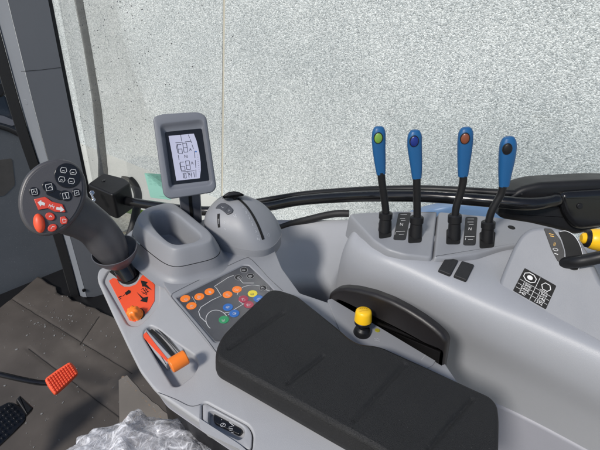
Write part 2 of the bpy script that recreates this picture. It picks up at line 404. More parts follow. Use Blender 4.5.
# ------------------------------------------------------------------ sky, sun
w = bpy.data.worlds.new('World'); sc.world = w; w.use_nodes = True
SUN_EL = R(43); _h = V((math.sin(R(-87)), math.cos(R(-87)), 0)); SUNV = (_h*math.cos(SUN_EL) + UPZ*math.sin(SUN_EL)).normalized()
sk = w.node_tree.nodes.new('ShaderNodeTexSky'); sk.sky_type = 'NISHITA'; sk.sun_disc = False
sk.sun_elevation = SUN_EL; sk.sun_rotation = math.atan2(_h.x, _h.y)
bg = w.node_tree.nodes['Background']; bg.inputs['Strength'].default_value = .115; w.node_tree.links.new(sk.outputs['Color'], bg.inputs['Color'])
sd = bpy.data.lights.new('sun', 'SUN'); sd.energy = 3.1; sd.angle = R(9); sd.color = (1, .955, .89)
so = bpy.data.objects.new('sun', sd); COL.objects.link(so); so.rotation_euler = SUNV.to_track_quat('Z', 'Y').to_euler(); so.location = (0, 0, 6)
sc.view_settings.view_transform = 'Standard'; sc.view_settings.look = 'None'; sc.view_settings.exposure = 0; sc.view_settings.gamma = 1

# ------------------------------------------------------------------ outside
g = MB(); g.add([(-80, -80, -1.1), (80, -80, -1.1), (80, 80, -1.1), (-80, 80, -1.1)], [(0, 1, 2, 3)])
tag(g.build('ground', M['yard']), kind='structure')
wa, wb = P(87, 150, -1.1), P(224, 206, -1.1)
wd = (wa-wb).normalized(); wn = V((-wd.y, wd.x, 0)); wn = wn if wn.x < 0 else -wn
wpl = Pl(wb, wn)
s0, s1 = wpl.at(224, -2), wpl.at(222, 190); lean = (s0-s1).normalized()      # the panel joint leans a little: the tractor stands on a slope
tw = thing('aggregate_wall', wb, 'pale exposed aggregate concrete panel wall standing outside the cab window', 'wall')
jb = s1 + lean*((-1.1-s1.z)/lean.z)
def wpanel(a, b):
    m = MB(); q = [jb+wd*a, jb+wd*b]; up = lean*(4.6/lean.z)
    c = (q[0]+q[1])/2 + up/2 - wn*.08
    m.box(c, (q[1]-q[0])/2, up/2, wn*.08); m.build('wall_panel', M['agg'], tw)
for k in range(-2, 3): wpanel(k*4.2+.012, (k+1)*4.2-.012)
jm = MB(); jm.box(jb + lean*2.2 - wn*.075, wd*11, lean*2.29, wn*.07); jm.build('joint_filler', M['joint'], tw)
pm = MB(); pm.box(wb + wn*.10 + V((0, 0, .03)), wd*12, wn*.5, V((0, 0, .03))); tag(pm.build('concrete_apron', M['plinth']), kind='structure')

# ------------------------------------------------------------------ cab shell
fl = MB(); fl.box((.2, .7, -.03), (.75, 0, 0), (0, 1.0, 0), (0, 0, .03)); tag(fl.build('cab_floor', M['black']), kind='structure')

# right front pillar
pp = Pl(P(80, 297, .02), V((-.35, -.93, 0)))
A = [pp.at(u, v, -.035) for u, v in ((-52, -150), (-12, -10), (0, 30), (28, 130), (62, 232), (80, 297))]
B = [pp.at(u, v) for u, v in ((-32, -150), (5, -10), (15, 30), (40, 130), (69, 232), (87, 297))]
C_ = [pp.at(u, v) for u, v in ((17, -150), (46, -10), (54, 30), (74, 130), (94, 225), (108, 297))]
D = [c - pp.n*.07 for c in C_]
E_ = [a - pp.n*.05 for a in A]
tp = thing('cab_pillar', pp.o, 'slate grey cab pillar with chamfered edge coloured lighter as if sunlit, beside the joystick', 'pillar')
def lathe_strip(name, rows, m, par):
    k = MB(); rows = [cr(r, 5) for r in rows]; k.loft([list(x) for x in zip(*rows)], closed=True, cap0=True, cap1=True); return k.build(name, m, par, 30)
lathe_strip('pillar_trim', [B, C_, D, [b-pp.n*.06 for b in B]], M['pillar'], tp)
gap = .0012
lathe_strip('chamfer_trim', [A, [b-pp.ax*gap for b in B], [b-pp.n*.055-pp.ax*gap for b in B], E_], M['pillarlit'], tp)
sl = [[a - pp.ax*.002 + pp.n*.006 for a in A], [a - pp.ax*.030 + pp.n*.004 for a in A], [a - pp.ax*.034 - pp.n*.05 for a in A], [a - pp.ax*.002 - pp.n*.05 for a in A]]
lathe_strip('door_seal', sl, M['rubber'], tp)
s2_ = [[c + pp.ax*.001 - pp.n*.004 for c in C_], [c + pp.ax*.010 - pp.n*.006 for c in C_], [c + pp.ax*.011 - pp.n*.06 for c in C_], [c + pp.ax*.001 - pp.n*.06 for c in C_]]
lathe_strip('window_seal', s2_, M['rubber'], tp)
k = Ink(pp, .0006); k.line([(21, 71.5), (40, 70), (61, 67.5)], .0012); k.build('trim_joint', M['hole'], tp)
q = MB(); cpl = Pl((A[2]+A[3]+B[2]+B[3])/4, (A[3]-A[2]).cross(B[2]-A[2])); cpl = cpl if cpl.n.dot(CAM-cpl.o) > 0 else Pl(cpl.o, -cpl.n)
q.disc(cpl.at(26, 102), cpl.n, .0085, -.002, .002, .001); q.build('screw_cap', M['pillarlit'], tp)
q = MB(); q.disc(pp.at(84, 290), pp.n, .007, -.001, .004, .001); q.build('screw', M['gloss'], tp)

# dark panel added in place of the lower windscreen glass, with drops on it
ft = thing('windscreen_stand_in', P(20, 300, .03), 'dark damp panel standing in for the lower windscreen glass behind the cardboard', 'panel')
cp = Pl(P(38, 279, 0), V((-.1, -.98, .18)))
q = MB(); q.plate(cp, [(-90, 110), (0, 126), (18, 133), (44, 150), (110, 300), (110, 335), (-100, 345)], -.05, 0, .01, smooth=0, rnd=.03); q.build('panel', M['glass_stand_in'], ft)
q = MB(); q.tube(cr([cp.at(*p, .004) for p in ((-40, 118), (0, 127), (14, 132), (28, 140))], 6), .008); q.build('edge_bead', M['rubber'], ft)
q = MB(); q.plate(cp, [(-8, 161), (12, 158), (15, 185), (4, 196), (-8, 197)], -.001, .001, .0005, rnd=.01); q.build('brown_reflection', mat('painted_reflection', (.075, .07, .066), .7, mott=.3, ms=40), ft)  # brown patch painted as a reflection in the dark glass
# bonnet and tyre in front of the cab
bt = thing('tractor_bonnet', (0, 2.4, -.3), 'dark blue black bonnet ahead of the windscreen', 'bonnet')
q = MB(); rings = []
for y in (2.2, 2.5, 3.0, 3.6):
    rings.append([V((x, y, z)) for x, z in cr([(-.5, -.4), (-.48, .0), (-.35, .16), (0, .22), (.35, .16), (.46, .0), (.5, -.5)], 4)])
q.loft(rings, False, False, False); q.add(rings[0], [tuple(range(len(rings[0])))]); q.build('bonnet_shell', M['bonnet'], bt)
fm = Pl(PD(4, 100, 2.1), -ray(4, 100))
tfm = thing('front_mudguard', fm.at(4, 135), 'dark wet mudguard with pale painted glints seen ahead past the left side of the pillar', 'mudguard')
q = MB(); q.plate(fm, [(-70, 76), (0, 74), (9, 80), (16, 92), (21, 110), (26, 145), (-70, 150)], -.25, 0, .02, rnd=.03); q.build('shell', M['bonnet'], tfm)
q = MB(); q.plate(fm, [(4, 95), (8, 93), (11, 97), (12, 103), (10, 104.5), (8, 100)], -.001, .002, .0005, rnd=.004); q.build('painted_glint', M['plinth'], tfm)  # pale patch painted as a glint on the wet shell
q = MB(); q.plate(fm, [(-20, 112), (4, 116), (13, 120), (19, 118), (20, 123), (12, 126), (2, 123), (-20, 119)], -.001, .004, .001, rnd=.004); q.build('edge_trim', M['darkgrey'], tfm)
q = MB(); q.plate(Pl(fm.o + fm.n*.05, fm.n), [(-30, 84), (2, 83), (7, 90), (2, 97), (-30, 96)], -.05, 0, .008, rnd=.01); q.build('lamp_guard', M['black'], tfm)

# ------------------------------------------------------------------ right window: glass, rail, seals
def vec(x, y, z): return V((x, y, z))
glass_line = cr([vec(.50, 1.42, 0), vec(.60, 1.22, 0), vec(.815, .74, 0), vec(.90, .43, 0), vec(.985, .18, 0), vec(1.06, 0, 0), vec(1.14, -.35, 0)], 8)
tg = thing('side_window', glass_line[16], 'clear curved side window of the cab specked with water drops', 'window')
def bottom(p): t = max(0, min(1, (1.3-p.y)/1.0)); return .20 + .42*t
q = MB(); nz = 10
rows = []
def pillar_edge(z):
    for c, d in zip(C_[:-1], C_[1:]):
        if z >= d.z or d is C_[-1]: return c + (d-c)*((z-c.z)/(d.z-c.z))
for i in range(nz+1):
    f = i/nz; e0 = pillar_edge(.22*(1-f) + 2.2*f) + pp.ax*.008 - pp.n*.035
    body = cr([e0] + [vec(x + .03*math.sin(f*2), y, 0) for x, y in ((.70, 1.02), (.815, .74), (.90, .43), (.985, .18), (1.06, 0), (1.14, -.35))], 8)
    rows.append([vec(p.x, p.y, bottom(p)*(1-f) + 2.2*f) for p in body])
q.loft(rows, False); gt = q.tree(); gp = q.build('glass_pane', M['glass'], tg)
md = gp.modifiers.new('thickness', 'SOLIDIFY'); md.thickness = .004; md.offset = 1
dr = MB()
for i in range(210):
    u, v = 80+abs(random.gauss(0, 1))*60, random.uniform(-5, 165)
    d = ray(u, v).normalized(); loc, n, ix, t = gt.ray_cast(CAM, d)
    if loc is None: continue
    if n.dot(d) > 0: n = -n
    r = random.uniform(.0007, .0019)
    dr.disc(loc, n, r, -.0002, r*.55, r*.4, 8)
tag(dr.build('water_drops', M['drop'], tg), kind='stuff')

railp = [P(112, 198, .52), P(150, 205, .545), P(205, 211, .57), P(262, 207, .60), P(300, 200.5, .65), P(345, 197, .70), P(380, 196, .74), P(430, 196.5, .775), P(490, 201, .80), P(530, 204, .812), P(560, 199, .815)]
rl = thing('window_grab_rail', railp[5], 'long curved black rail running along the bottom of the side window', 'rail')
q = MB(); path = cr(railp, 8); q.tube(path, [.0138]*(len(path)-4)+[.015, .016, .015, .012], 16); q.build('tube', M['gloss'], rl)
u2 = [P(250, 204, .60), P(300, 196, .655), P(345, 192.5, .705), P(380, 191, .745), P(430, 191, .78), P(490, 194.5, .805), P(520, 196, .815)]
q = MB(); q.tube(cr([p + V((.012, .0, .0)) for p in u2], 8), .009, 10); q.build('upper_strip', M['black'], rl)
l2 = [P(272, 230, .55), P(292, 223.5, .585), P(308, 219.5, .615), P(325, 215.5, .64), P(338, 213.5, .655), P(349, 213.5, .66)]
q = MB(); q.tube(cr([p for p in l2], 8), .0095, 12); tag(q.build('window_sill_seal', M['rubber']), 'dusty black rubber seal along the window sill behind the grey side console', 'seal')

# latch block at the right end of the rail
lp = Pl(P(540, 205, .80) , V((-.8, -.5, .25)))
tl = thing('window_latch', lp.at(550, 226), 'large black window latch block behind the yellow handled lever', 'latch')
q = MB(); q.plate(lp, [(499, 212), (507, 199), (514, 192), (523, 187), (540, 183), (600, 180), (650, 181), (650, 226), (600, 229), (578, 236), (550, 229), (508, 221), (500, 218)], -.07, 0, .012, rnd=.012, steps=5); q.build('housing', M['black'], tl)
q = MB(); q.plate(lp, [(556, 191), (604, 188), (640, 190), (640, 222), (600, 225), (572, 229), (560, 213)], -.01, .016, .012, rnd=.02, steps=5); q.build('cover', M['gloss'], tl)
q = MB(); q.disc(lp.at(579.5, 206, .016), lp.n, .006, -.002, .003, .0015); q.build('bolt', M['black'], tl)
# curved blue strip outside behind the levers
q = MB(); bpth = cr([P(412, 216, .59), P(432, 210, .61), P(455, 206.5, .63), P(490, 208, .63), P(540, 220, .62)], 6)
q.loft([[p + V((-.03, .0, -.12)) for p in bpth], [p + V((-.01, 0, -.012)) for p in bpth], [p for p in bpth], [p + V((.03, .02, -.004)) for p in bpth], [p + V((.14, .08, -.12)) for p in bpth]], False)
tag(q.build('blue_strip', M['blueext']), 'bright blue strip seen outside through the gap behind the levers', 'mudguard')

# black bracket box at the front end of the rail, and what hangs by it
bx = Pl(P(112, 184, .575), (0, 0, 1))
tb = thing('mounting_box', P(105, 200, .50), 'black box bracket with domed bolt holding the rail end beside the pillar', 'bracket')
q = MB(); q.plate(bx, [(87, 184), (103, 172.5), (125, 178), (131, 183), (112.5, 195)], -.085, 0, .006, rnd=.012, steps=4); q.build('housing', M['black'], tb)
q = MB(); q.disc(bx.at(103.5, 181), bx.n, .0055, -.001, .003, .0015); q.build('bolt', M['gloss'], tb)
fb = facing(93, 197, 1.28)
q = MB(); q.disc(fb.at(92, 193), fb.n, .008, -.01, .004, .002, 6); q.disc(fb.at(94, 200), fb.n, .006, -.01, .006, .002, 6); q.tube([fb.at(90, 192, .006), fb.at(95, 201, .008)], .003); q.build('hinge_bolts', M['chrome'], tb)
hp = [PD(122, 178, 1.5), PD(130, 180, 1.5), PD(136, 188, 1.5), PD(138, 198, 1.49), PD(136, 212, 1.48), PD(133, 226, 1.47), PD(128, 240, 1.46)]
q = MB(); q.tube(cr(hp, 6), [.008]*6+[.014]*31, 12); tag(q.build('rubber_hose', M['rubber']), 'thick black wet hose hanging outside behind the bracket box', 'hose')
q = MB(); e = Pl(PD(125, 207, 1.75), -ray(125, 207)); q.plate(e, [(108, 200), (150, 212), (150, 219), (108, 208)], -.02, 0, .003); tag(q.build('green_strip', M['greenext']), 'short green metal strip outside under the black rail', 'strip')
# dark wet strip outside, along the glass
e = Pl(PD(95, 100, 1.62), -ray(95, 100) + V((0, 0, .2)))
q = MB(); q.plate(e, [(52, -130), (61, -130), (82, -6), (92, 50), (102, 110), (108, 170), (108, 182), (98, 182), (98, 160), (92, 100), (83, 45), (73, -6)], -.012, 0, .004, steps=3)
tb2 = q.tree(); ob = q.build('wet_strip', mat('wet_dark_rubber', (.07, .073, .076), .28, .8, 240, .3, 40)); tag(ob, 'dark wet upright strip beaded with rain outside the window', 'strip')
# green paper stuck on the glass
e = Pl(gt.ray_cast(CAM, ray(155, 186).normalized())[0] - ray(155, 186).normalized()*.012, -ray(155, 186)+V((0, 0, .5)))
tpp = thing('green_paper', e.at(155, 199), 'pale green paper notice stuck on the window behind the monitor', 'notice')
q = MB(); q.plate(e, [(144.3, 173), (164, 174.3), (171, 200), (150.5, 197.5)], -.0006, 0, 0); q.build('sheet', M['paper'], tpp)
k = Ink(e, .0005)
for c in range(4):
    for r_ in range(7):
        a, b = c/4+.03, c/4+.2
        f = lambda t, s: (146.7+t*17+s*2.6, 175.5+s*10.5+t*1.2)
        k.line([f(a, r_/7), f(b, r_/7)], .0011)
k.line([(159, 196), (166, 197)], .0015); k.build('lettering', M['paperink'], tpp)
# ------------------------------------------------------------------ grey side console over the wheel arch
SEC = [  # y, profile (x, z) from the bottom seam up over the shoulder and out to the window
 (-.60, [(.640, .57), (.622, .65), (.606, .72), (.614, .768), (.65, .785), (.78, .79), (1.00, .79), (1.02, .70)]),
 (-.10, [(.637, .55), (.620, .64), (.600, .715), (.606, .768), (.642, .782), (.76, .784), (.95, .785), (.97, .70)]),
 (.06, [(.632, .52), (.614, .63), (.590, .715), (.594, .767), (.628, .783), (.70, .784), (.80, .782), (.82, .70)]),
 (.185, [(.626, .50), (.604, .62), (.578, .71), (.578, .762), (.600, .786), (.66, .786), (.715, .779), (.73, .66)]),
 (.255, [(.626, .47), (.604, .59), (.574, .695), (.571, .755), (.590, .784), (.65, .784), (.710, .777), (.73, .64)]),
 (.310, [(.634, .45), (.612, .56), (.586, .675), (.582, .742), (.600, .775), (.65, .778), (.705, .772), (.72, .61)]),
 (.345, [(.642, .42), (.624, .53), (.606, .66), (.606, .725), (.626, .758), (.66, .766), (.70, .762), (.72, .59)]),
 (.374, [(.656, .39), (.645, .49), (.638, .575), (.646, .615), (.680, .645), (.74, .665), (.83, .68), (.855, .60)]),
 (.42, [(.668, .36), (.662, .45), (.656, .52), (.664, .56), (.70, .59), (.76, .625), (.835, .66), (.86, .58)]),
 (.55, [(.680, .30), (.674, .38), (.668, .45), (.678, .485), (.71, .51), (.755, .56), (.80, .615), (.84, .55)]),
 (.70, [(.680, .25), (.674, .33), (.668, .39), (.678, .42), (.70, .445), (.725, .50), (.757, .565), (.80, .50)]),
 (1.0, [(.60, .10), (.60, .2), (.60, .3), (.606, .33), (.62, .36), (.635, .40), (.655, .45), (.70, .40)]),
]
tf = thing('side_console', (.62, .2, .3), 'big smooth grey side console over the wheel arch beneath the blue levers', 'console')
def sec_at(y):
    cols = []
    for j in range(8):
        cols.append([(s[0], *s[1][j]) for s in SEC])
    return cols
rows = []
dense = []
for j in range(8): dense.append(cr([V((s[1][j][0], s[0], s[1][j][1])) for s in SEC], 12))
for i in range(len(dense[0])): rows.append(cr([dense[j][i] for j in range(8)], 7))
q = MB(); q.loft(rows, False); ftree = q.tree(); q.build('cover', M['fender'], tf, 60)
# lower panel below the seam
rows = []
for i in range(len(dense[0])):
    b = dense[0][i]; rows.append([b + V((.012, 0, .012)), b + V((-.002, 0, .001)), b + V((-.004, 0, -.004)), b + V((-.012, 0, -.12)), b + V((-.02, 0, -.5))])
q = MB(); q.loft(rows, False); q.build('lower_panel', mat('violet_grey_plastic', (.27, .272, .305), .5, .3, 900), tf, 50)
# two square blanking caps
for px in ([(437.5, 272), (445.5, 259), (457.5, 262.5), (450, 277)], [(453, 277.5), (461, 263), (473.5, 267), (466, 282.5)]):
    pts = [ftree.ray_cast(CAM, ray(*p).normalized())[0] for p in px]
    n = (pts[1]-pts[0]).cross(pts[2]-pts[0]); n = n if n.z > 0 else -n
    q = MB(); q.plate(Pl(sum(pts, V())/4, n), px, -.012, .0060, .0015, rnd=.003); q.build('blanking_cap', M['rubber'], tf)
# raised deck carrying the lever slots
dz = Z(.797)
def deck(px, name, growth=.012):
    q = MB(); p = rnd2(ccw([dz.two(*a) for a in px]), .008, 6)
    rings = []
    for h, o in [(-.05, growth*.2), (-.04, growth*.15), (-.025, growth*.1), (-.012, .001), (-.004, -.0005), (-.0012, -.002), (0, -.0045)]:
        rings.append([dz.three(x, y, h) for x, y in off2(p, o)])
    q.loft(rings, True, False, True); return q.build(name, M['grey'], tf, 50)
deck([(348.5, 213.5), (366, 211.8), (400, 210.5), (437.6, 211), (432.6, 257.5), (405, 254.5), (388, 249.5), (373, 240), (360, 226)], 'lever_deck')
deck([(438.6, 211), (500, 217), (530, 221.5), (558, 228), (557, 241), (530, 242.5), (503, 247.5), (478, 254), (450, 257.5), (433.6, 257.7)], 'lever_deck')
q = MB(); q.disc(dz.at(511.5, 227.5), UPZ, .007, -.004, .0006, .0003); q.build('screw_hole', M['hole'], tf)

# lever slots' legends
def legend(px, rows_):
    q = MB(); q.plate(dz, px, -.002, .0008, .0004, rnd=.006); o = q.build('legend_strip', M['rubber'], tf)
    k = Ink(dz, .0013)
    for kind, a in rows_:
        if kind == 'l': k.line(a, .0012)
        else: k.text(kind, a[0], a[1], (a[2], .6), (.6, -a[2]*.9))
    k.build('legend', M['white'], o)
legend([(398.5, 213), (411, 212.5), (405.5, 240.5), (393, 240)], [('l', [(400.5, 214.6), (407, 214.6)]), ('l', [(400, 218.7), (405, 218.4)]), ('l', [(401, 220.5), (405.5, 220.3)]), ('N', (401.5, 224.5, 4.5)), ('l', [(396, 231.6), (405, 231.2)]), ('l', [(399, 234.4), (404, 234.2)]), ('I', (395, 233.5, 4))])
legend([(465.5, 217), (477.5, 217), (475.5, 245.5), (463, 245.5)], [('l', [(467.5, 219), (474, 219)]), ('l', [(467.5, 222), (473.5, 222)]), ('l', [(469, 224.5), (473.5, 224.5)]), ('N', (470, 229, 4.5)), ('l', [(465, 236.5), (474.5, 236.5)]), ('l', [(468, 239.5), (473, 239.5)]), ('I', (465.5, 239, 4))])

# ------------------------------------------------------------------ four blue topped levers
LV = [
 ('lime', 'blue lever with a green button, first and furthest forward in the row', [(384.5, 231), (386, 215), (384.5, 200), (382.2, 184), (381, 172)], [(381, 174, 4.4), (380, 162, 5.6), (379, 150, 6.4), (378.7, 140, 6.9), (378.8, 132, 6.6), (379, 127.6, 4.8)], (378.3, 138), [(378.5, 222), (391.5, 220), (391.5, 237), (379, 239)]),
 ('bluelens', 'blue lever with a dark blue button, second in the row', [(415.5, 236), (417, 219), (417, 205), (416.8, 190), (416.8, 178)], [(416.8, 178, 4.6), (416.2, 166, 5.8), (415, 152, 6.8), (414.5, 143, 7.2), (414.8, 135.5, 6.8), (415.2, 131, 4.8)], (414.2, 141.3), [(408.5, 228), (422.5, 227), (421.5, 242.5), (408, 243.5)]),
 ('brown', 'blue lever with a reddish brown button, third in the row', [(454, 238), (455, 217), (456.5, 206), (460.5, 193), (463, 182), (463.5, 174)], [(463, 176, 4.8), (463.6, 164, 5.9), (464.6, 151, 7), (465.2, 141, 7.4), (465.8, 133, 7), (466, 128.4, 5)], (465, 138.5), [(446.5, 229), (461, 229), (460, 244.5), (446, 244.5)]),
 ('black', 'blue lever with a black button and bent stem, last in the row', [(487, 241), (488.5, 224), (491, 213), (496, 203), (501, 194), (503.5, 184)], [(504, 186, 4.8), (505, 174, 6.2), (506.5, 161, 7.6), (507.6, 151, 8.1), (508.3, 143, 7.6), (508.6, 137.8, 5.4)], (507.3, 149), [(479.5, 232), (495.5, 232), (494, 247.5), (479.5, 248.5)]),
]
for col, lab, stem, grip, btn, slot in LV:
    base = dz.at(stem[0][0], stem[0][1]); d0 = (base-CAM).dot(FWD)
    v0 = stem[0][1]
    dep = lambda v: d0 - (v0-v)*.00078
    t = thing('control_lever', base, lab, 'lever', 'blue control levers on the side console')
    q = MB(); q.plate(dz, slot, -.003, .0012, .0006, rnd=.006); q.build('slot', M['hole'], t)
    sp = cr([PD(u, v, dep(v)) for u, v in stem], 6)
    q = MB(); q.tube(sp, .0067, 14); q.build('stem', M['black'], t)
    s0_, s1_ = PD(stem[0][0], stem[0][1]-1, dep(stem[0][1])), PD(stem[1][0], stem[1][1]-3, dep(stem[1][1]))
    pth = [s0_ + (s1_-s0_)*f for f in (-.08, .3, .62, .66, .94, 1.0)]
    q = MB(); q.tube(pth, [.0118, .0112, .0108, .0124, .0124, .0095], 20); q.build('boot', M['black'], t)
    gp_ = [(PD(u, v, dep(v)), r*dep(v)/FPX) for u, v, r in grip]
    cs = cr([V((*p, r)) .to_4d() if False else V((p.x, p.y, p.z, r)) for p, r in gp_], 6) if False else None
    P3 = cr([p for p, r in gp_], 6); R3 = [V((r, 0)) for p, r in gp_]; R3 = [x.x for x in cr(R3, 6)]
    m = MB(); rings = []
    for i, p in enumerate(P3):
        tt = (P3[min(i+1, len(P3)-1)]-P3[max(i-1, 0)]).normalized(); a = (RGT - tt*RGT.dot(tt)).normalized(); b = tt.cross(a)
        rings.append([p + a*(R3[i]*math.copysign(abs(math.cos(x))**.8, math.cos(x))) + b*(R3[i]*.78*math.copysign(abs(math.sin(x))**.8, math.sin(x))) for x in [2*math.pi*k/28 for k in range(28)]])
    e = rings[-1]; c = sum(e, V())/28; up_ = (P3[-1]-P3[-3]).normalized()
    rings.append([c + (x-c)*.72 + up_*.0016 for x in e]); rings.append([c + (x-c)*.3 + up_*.0022 for x in e])
    m.loft(rings, True, True, True); tr = m.tree(); m.build('grip', M['blue'], t, 60)
    loc, n, ix, ds = tr.ray_cast(CAM, ray(*btn).normalized())
    if n.dot(ray(*btn)) > 0: n = -n
    q = MB(); q.disc(loc, n, .0078, -.002, .0009, .0006, 24, ry=.0098); q.build('button_rim', M['black'], t)
    q = MB(); pl = Pl(loc, n)
    q.loft([[pl.three(math.cos(2*math.pi*k/24)*.0064*s_, math.sin(2*math.pi*k/24)*.0084*s_, h) for k in range(24)] for s_, h in ((1, 0), (1, .0018), (.85, .0026), (.5, .0032), (.15, .0034))], True, False, True)
    q.build('button', M[col], t)

# ------------------------------------------------------------------ pod with the yellow handled lever
A_, B_, T_ = P(497, 288, .778), P(602, 345, .778), P(537, 229, .872)
pn = (B_-A_).cross(T_-A_); pn = pn if pn.dot(CAM-A_) > 0 else -pn
po = Pl(A_, pn)
td = thing('lever_pod', A_, 'raised grey pod with a black data label at the right of the side console', 'console')
q = MB(); q.plate(po, [(496.5, 289), (502, 273), (513, 247), (521, 234), (531, 227.5), (547, 226.5), (566, 230), (580, 240), (589, 256), (604, 288), (660, 312), (660, 378)], -.11, 0, .007, rnd=.013, steps=6, flare=.006); ptree = q.tree(); q.build('housing', mat('pod_shaded_plastic', (.215, .224, .245), .5, .3, 900, spec=.35), td)  # housing grey darkened to imitate a shadow lying over the pod
q = MB(); q.plate(po, [(543.5, 228), (552, 229), (560.5, 240), (564.5, 252), (563.5, 261.5), (558, 262), (551.5, 250)], -.001, .0012, .0006, rnd=.003); o = q.build('legend_strip', M['rubber'], td)
k = Ink(po, .0016); k.line([(549, 233.6), (553.5, 234.6)], .0010); k.line([(550, 235.8), (554, 236.6)], .0010); k.build('amber_mark', M['gold'], o)
k = Ink(po, .0016); k.text('II', 554.5, 244.3, (4.6, 1), (1, -4.6)); k.build('amber_legend', M['gold'], o)
k = Ink(po, .0016); k.ring(555.5, 249.5, 2.6, 1.2, .0006, rot=15); k.line([(554.5, 253.3), (558, 254.5)], .0012); k.build('legend', M['white'], o)
q = MB(); q.plate(po, [(557.5, 231), (566, 230.5), (575, 235.5), (582, 247), (584, 262), (579, 270), (572, 270.5), (566, 266), (565.5, 252), (562, 240)], -.001, .0016, .0008, rnd=.006); q.build('slot', M['hole'], td)
k = Ink(po, .0020); k.line([(559.5, 231.8), (566, 231), (574.5, 236), (581, 247.5), (583, 262), (578, 269.5)], .0008, 5); k.build('slot_rim', M['silver'], td)
# data label
LQ = [(524.7, 267.9), (556.5, 285.8), (545.8, 309.5), (512.9, 290.6)]
def lq(a, b):
    p = [LQ[i] for i in range(4)]
    return tuple((p[0][i]*(1-a)+p[1][i]*a)*(1-b) + (p[3][i]*(1-a)+p[2][i]*a)*b for i in (0, 1))
q = MB(); q.plate(po, LQ, -.0005, .0005, .0002, rnd=.002); lo = q.build('data_label', M['hole'], td)
k = Ink(po, .0008)
k.line([lq(.5, .03), lq(.5, .98)], .0007)
for b in (.47, .64, .81): k.line([lq(.02, b), lq(.48, b)], .0005); k.line([lq(.52, b), lq(.98, b)], .0005)
for (a, b), tx in {(.27, .555): '1000', (.27, .725): '540E', (.25, .90): '540', (.76, .555): '1969', (.76, .725): '1546', (.74, .90): '1592'}.items():
    c = lq(a, b); k.text(tx, c[0], c[1], (4.3, 2.45), (1.75, -3.7))
hexa = lambda ca, cb, ra, rb, n=6, r0=0: [lq(ca+ra*math.cos(R(r0+360*i/n)), cb+rb*math.sin(R(r0+360*i/n))) for i in range(n+1)]
k.line(hexa(.25, .23, .19, .17, 8, 22), .0012)
k.poly(hexa(.25, .23, .085, .085, 10)[:-1])
k.line(hexa(.76, .24, .14, .15, 6, 0), .0011); k.line([lq(.62, .42), lq(.86, .43)], .0007)
k.build('label_print', M['white'], lo)

ty = thing('yellow_lever', PD(572, 260, .72), 'black lever with a fat yellow grip reaching out of the right pod', 'lever')
q = MB(); sd0 = (po.at(567, 262)-CAM).dot(FWD); q.tube(cr([po.at(564, 263, -.006), PD(575, 262, sd0-.012), PD(587, 260, sd0-.022), PD(606, 256, sd0-.035), PD(640, 251, sd0-.05)], 5), [.0095]*21, 18); q.build('stem', M['black'], ty)
yp = cr([PD(587, 238.5, .69), PD(596, 239.5, .688), PD(615, 241, .684), PD(645, 243, .68)], 5)
q = MB(); q.tube(yp, [.0110, .0136, .0150, .0160, .0168]+[.0175]*11, 24); q.build('grip', M['yellow'], ty)
q = MB(); q.tube([PD(590, 238.7, .690), PD(586.5, 238.4, .6905), PD(584.8, 238.2, .691)], [.0145, .0142, .0115], 24); q.build('collar', M['black'], ty)
q = MB(); q.tube([PD(586, 238.3, .691), PD(583, 238.1, .6915), PD(581.2, 238, .692)], [.0092, .0088, .006], 20); q.build('end_button', M['yellow'], ty)
q = MB(); q.plate(facing(598, 249, .69), [(594, 246), (640, 250), (640, 262), (603, 256), (597, 252)], -.008, .006, .004, rnd=.003); q.build('trigger', M['yellow'], ty)
q = MB(); q.plate(Pl(PD(600, 275, .80), -ray(600, 275)), [(590, 262), (650, 256), (650, 300), (596, 292), (590, 280)], -.02, .006, .005, rnd=.006); tag(q.build('wiring_cover', M['black']), 'black cover tucked under the yellow handled lever at the picture edge', 'cover')
# ------------------------------------------------------------------ armrest control console
tc_ = thing('armrest_console', P(250, 300, .45), 'grey armrest control console with black padded armrest, cup holder and coloured symbol buttons', 'console')
wp = Pl(P(213, 373, .698), V((-.10, .03, .99)))          # left wing, sloping down towards the driver
fold = [(97.5, 281), (97, 274), (99.5, 268.5), (106, 266), (125, 262), (140, 243), (160, 257), (168, 269), (167, 282), (174, 292), (195, 315), (219, 345), (228, 362), (330, 424), (420, 475), (262, 470), (240, 448), (203, 424), (180, 408), (155, 390.5), (140, 371), (128, 347), (112, 313)]
orange_px = [(109, 281), (113, 278.2), (117, 279), (119.5, 284), (124, 287), (130, 287), (136, 284.5), (140, 279), (142.5, 275.3), (146, 275.6), (154.8, 285), (154.6, 301), (149.5, 310), (141.5, 317.5), (135, 321.8), (129.5, 320.5)]
pocket = [(144.5, 329), (150, 325), (158.5, 329), (172, 340), (190, 352), (197.5, 358), (198.5, 365), (194, 374), (179, 386), (173, 386), (158, 362), (143, 336)]
switch_hole = [(208.5, 411), (213, 410.5), (241, 425.5), (245, 430), (243.5, 437), (239, 440), (212, 427), (208, 422)]
collar_hole = [(108, 271), (117, 264), (130, 262), (138, 266), (139.5, 275), (136.5, 281.5), (129, 285), (121.5, 283.5), (116, 277)]
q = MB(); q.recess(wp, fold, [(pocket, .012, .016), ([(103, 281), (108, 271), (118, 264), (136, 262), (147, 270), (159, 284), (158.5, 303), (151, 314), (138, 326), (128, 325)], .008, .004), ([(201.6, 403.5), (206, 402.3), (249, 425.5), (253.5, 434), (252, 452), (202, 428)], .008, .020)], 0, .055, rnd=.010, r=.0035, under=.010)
q.build('wing', M['sunlitgrey'], tc_, 45)
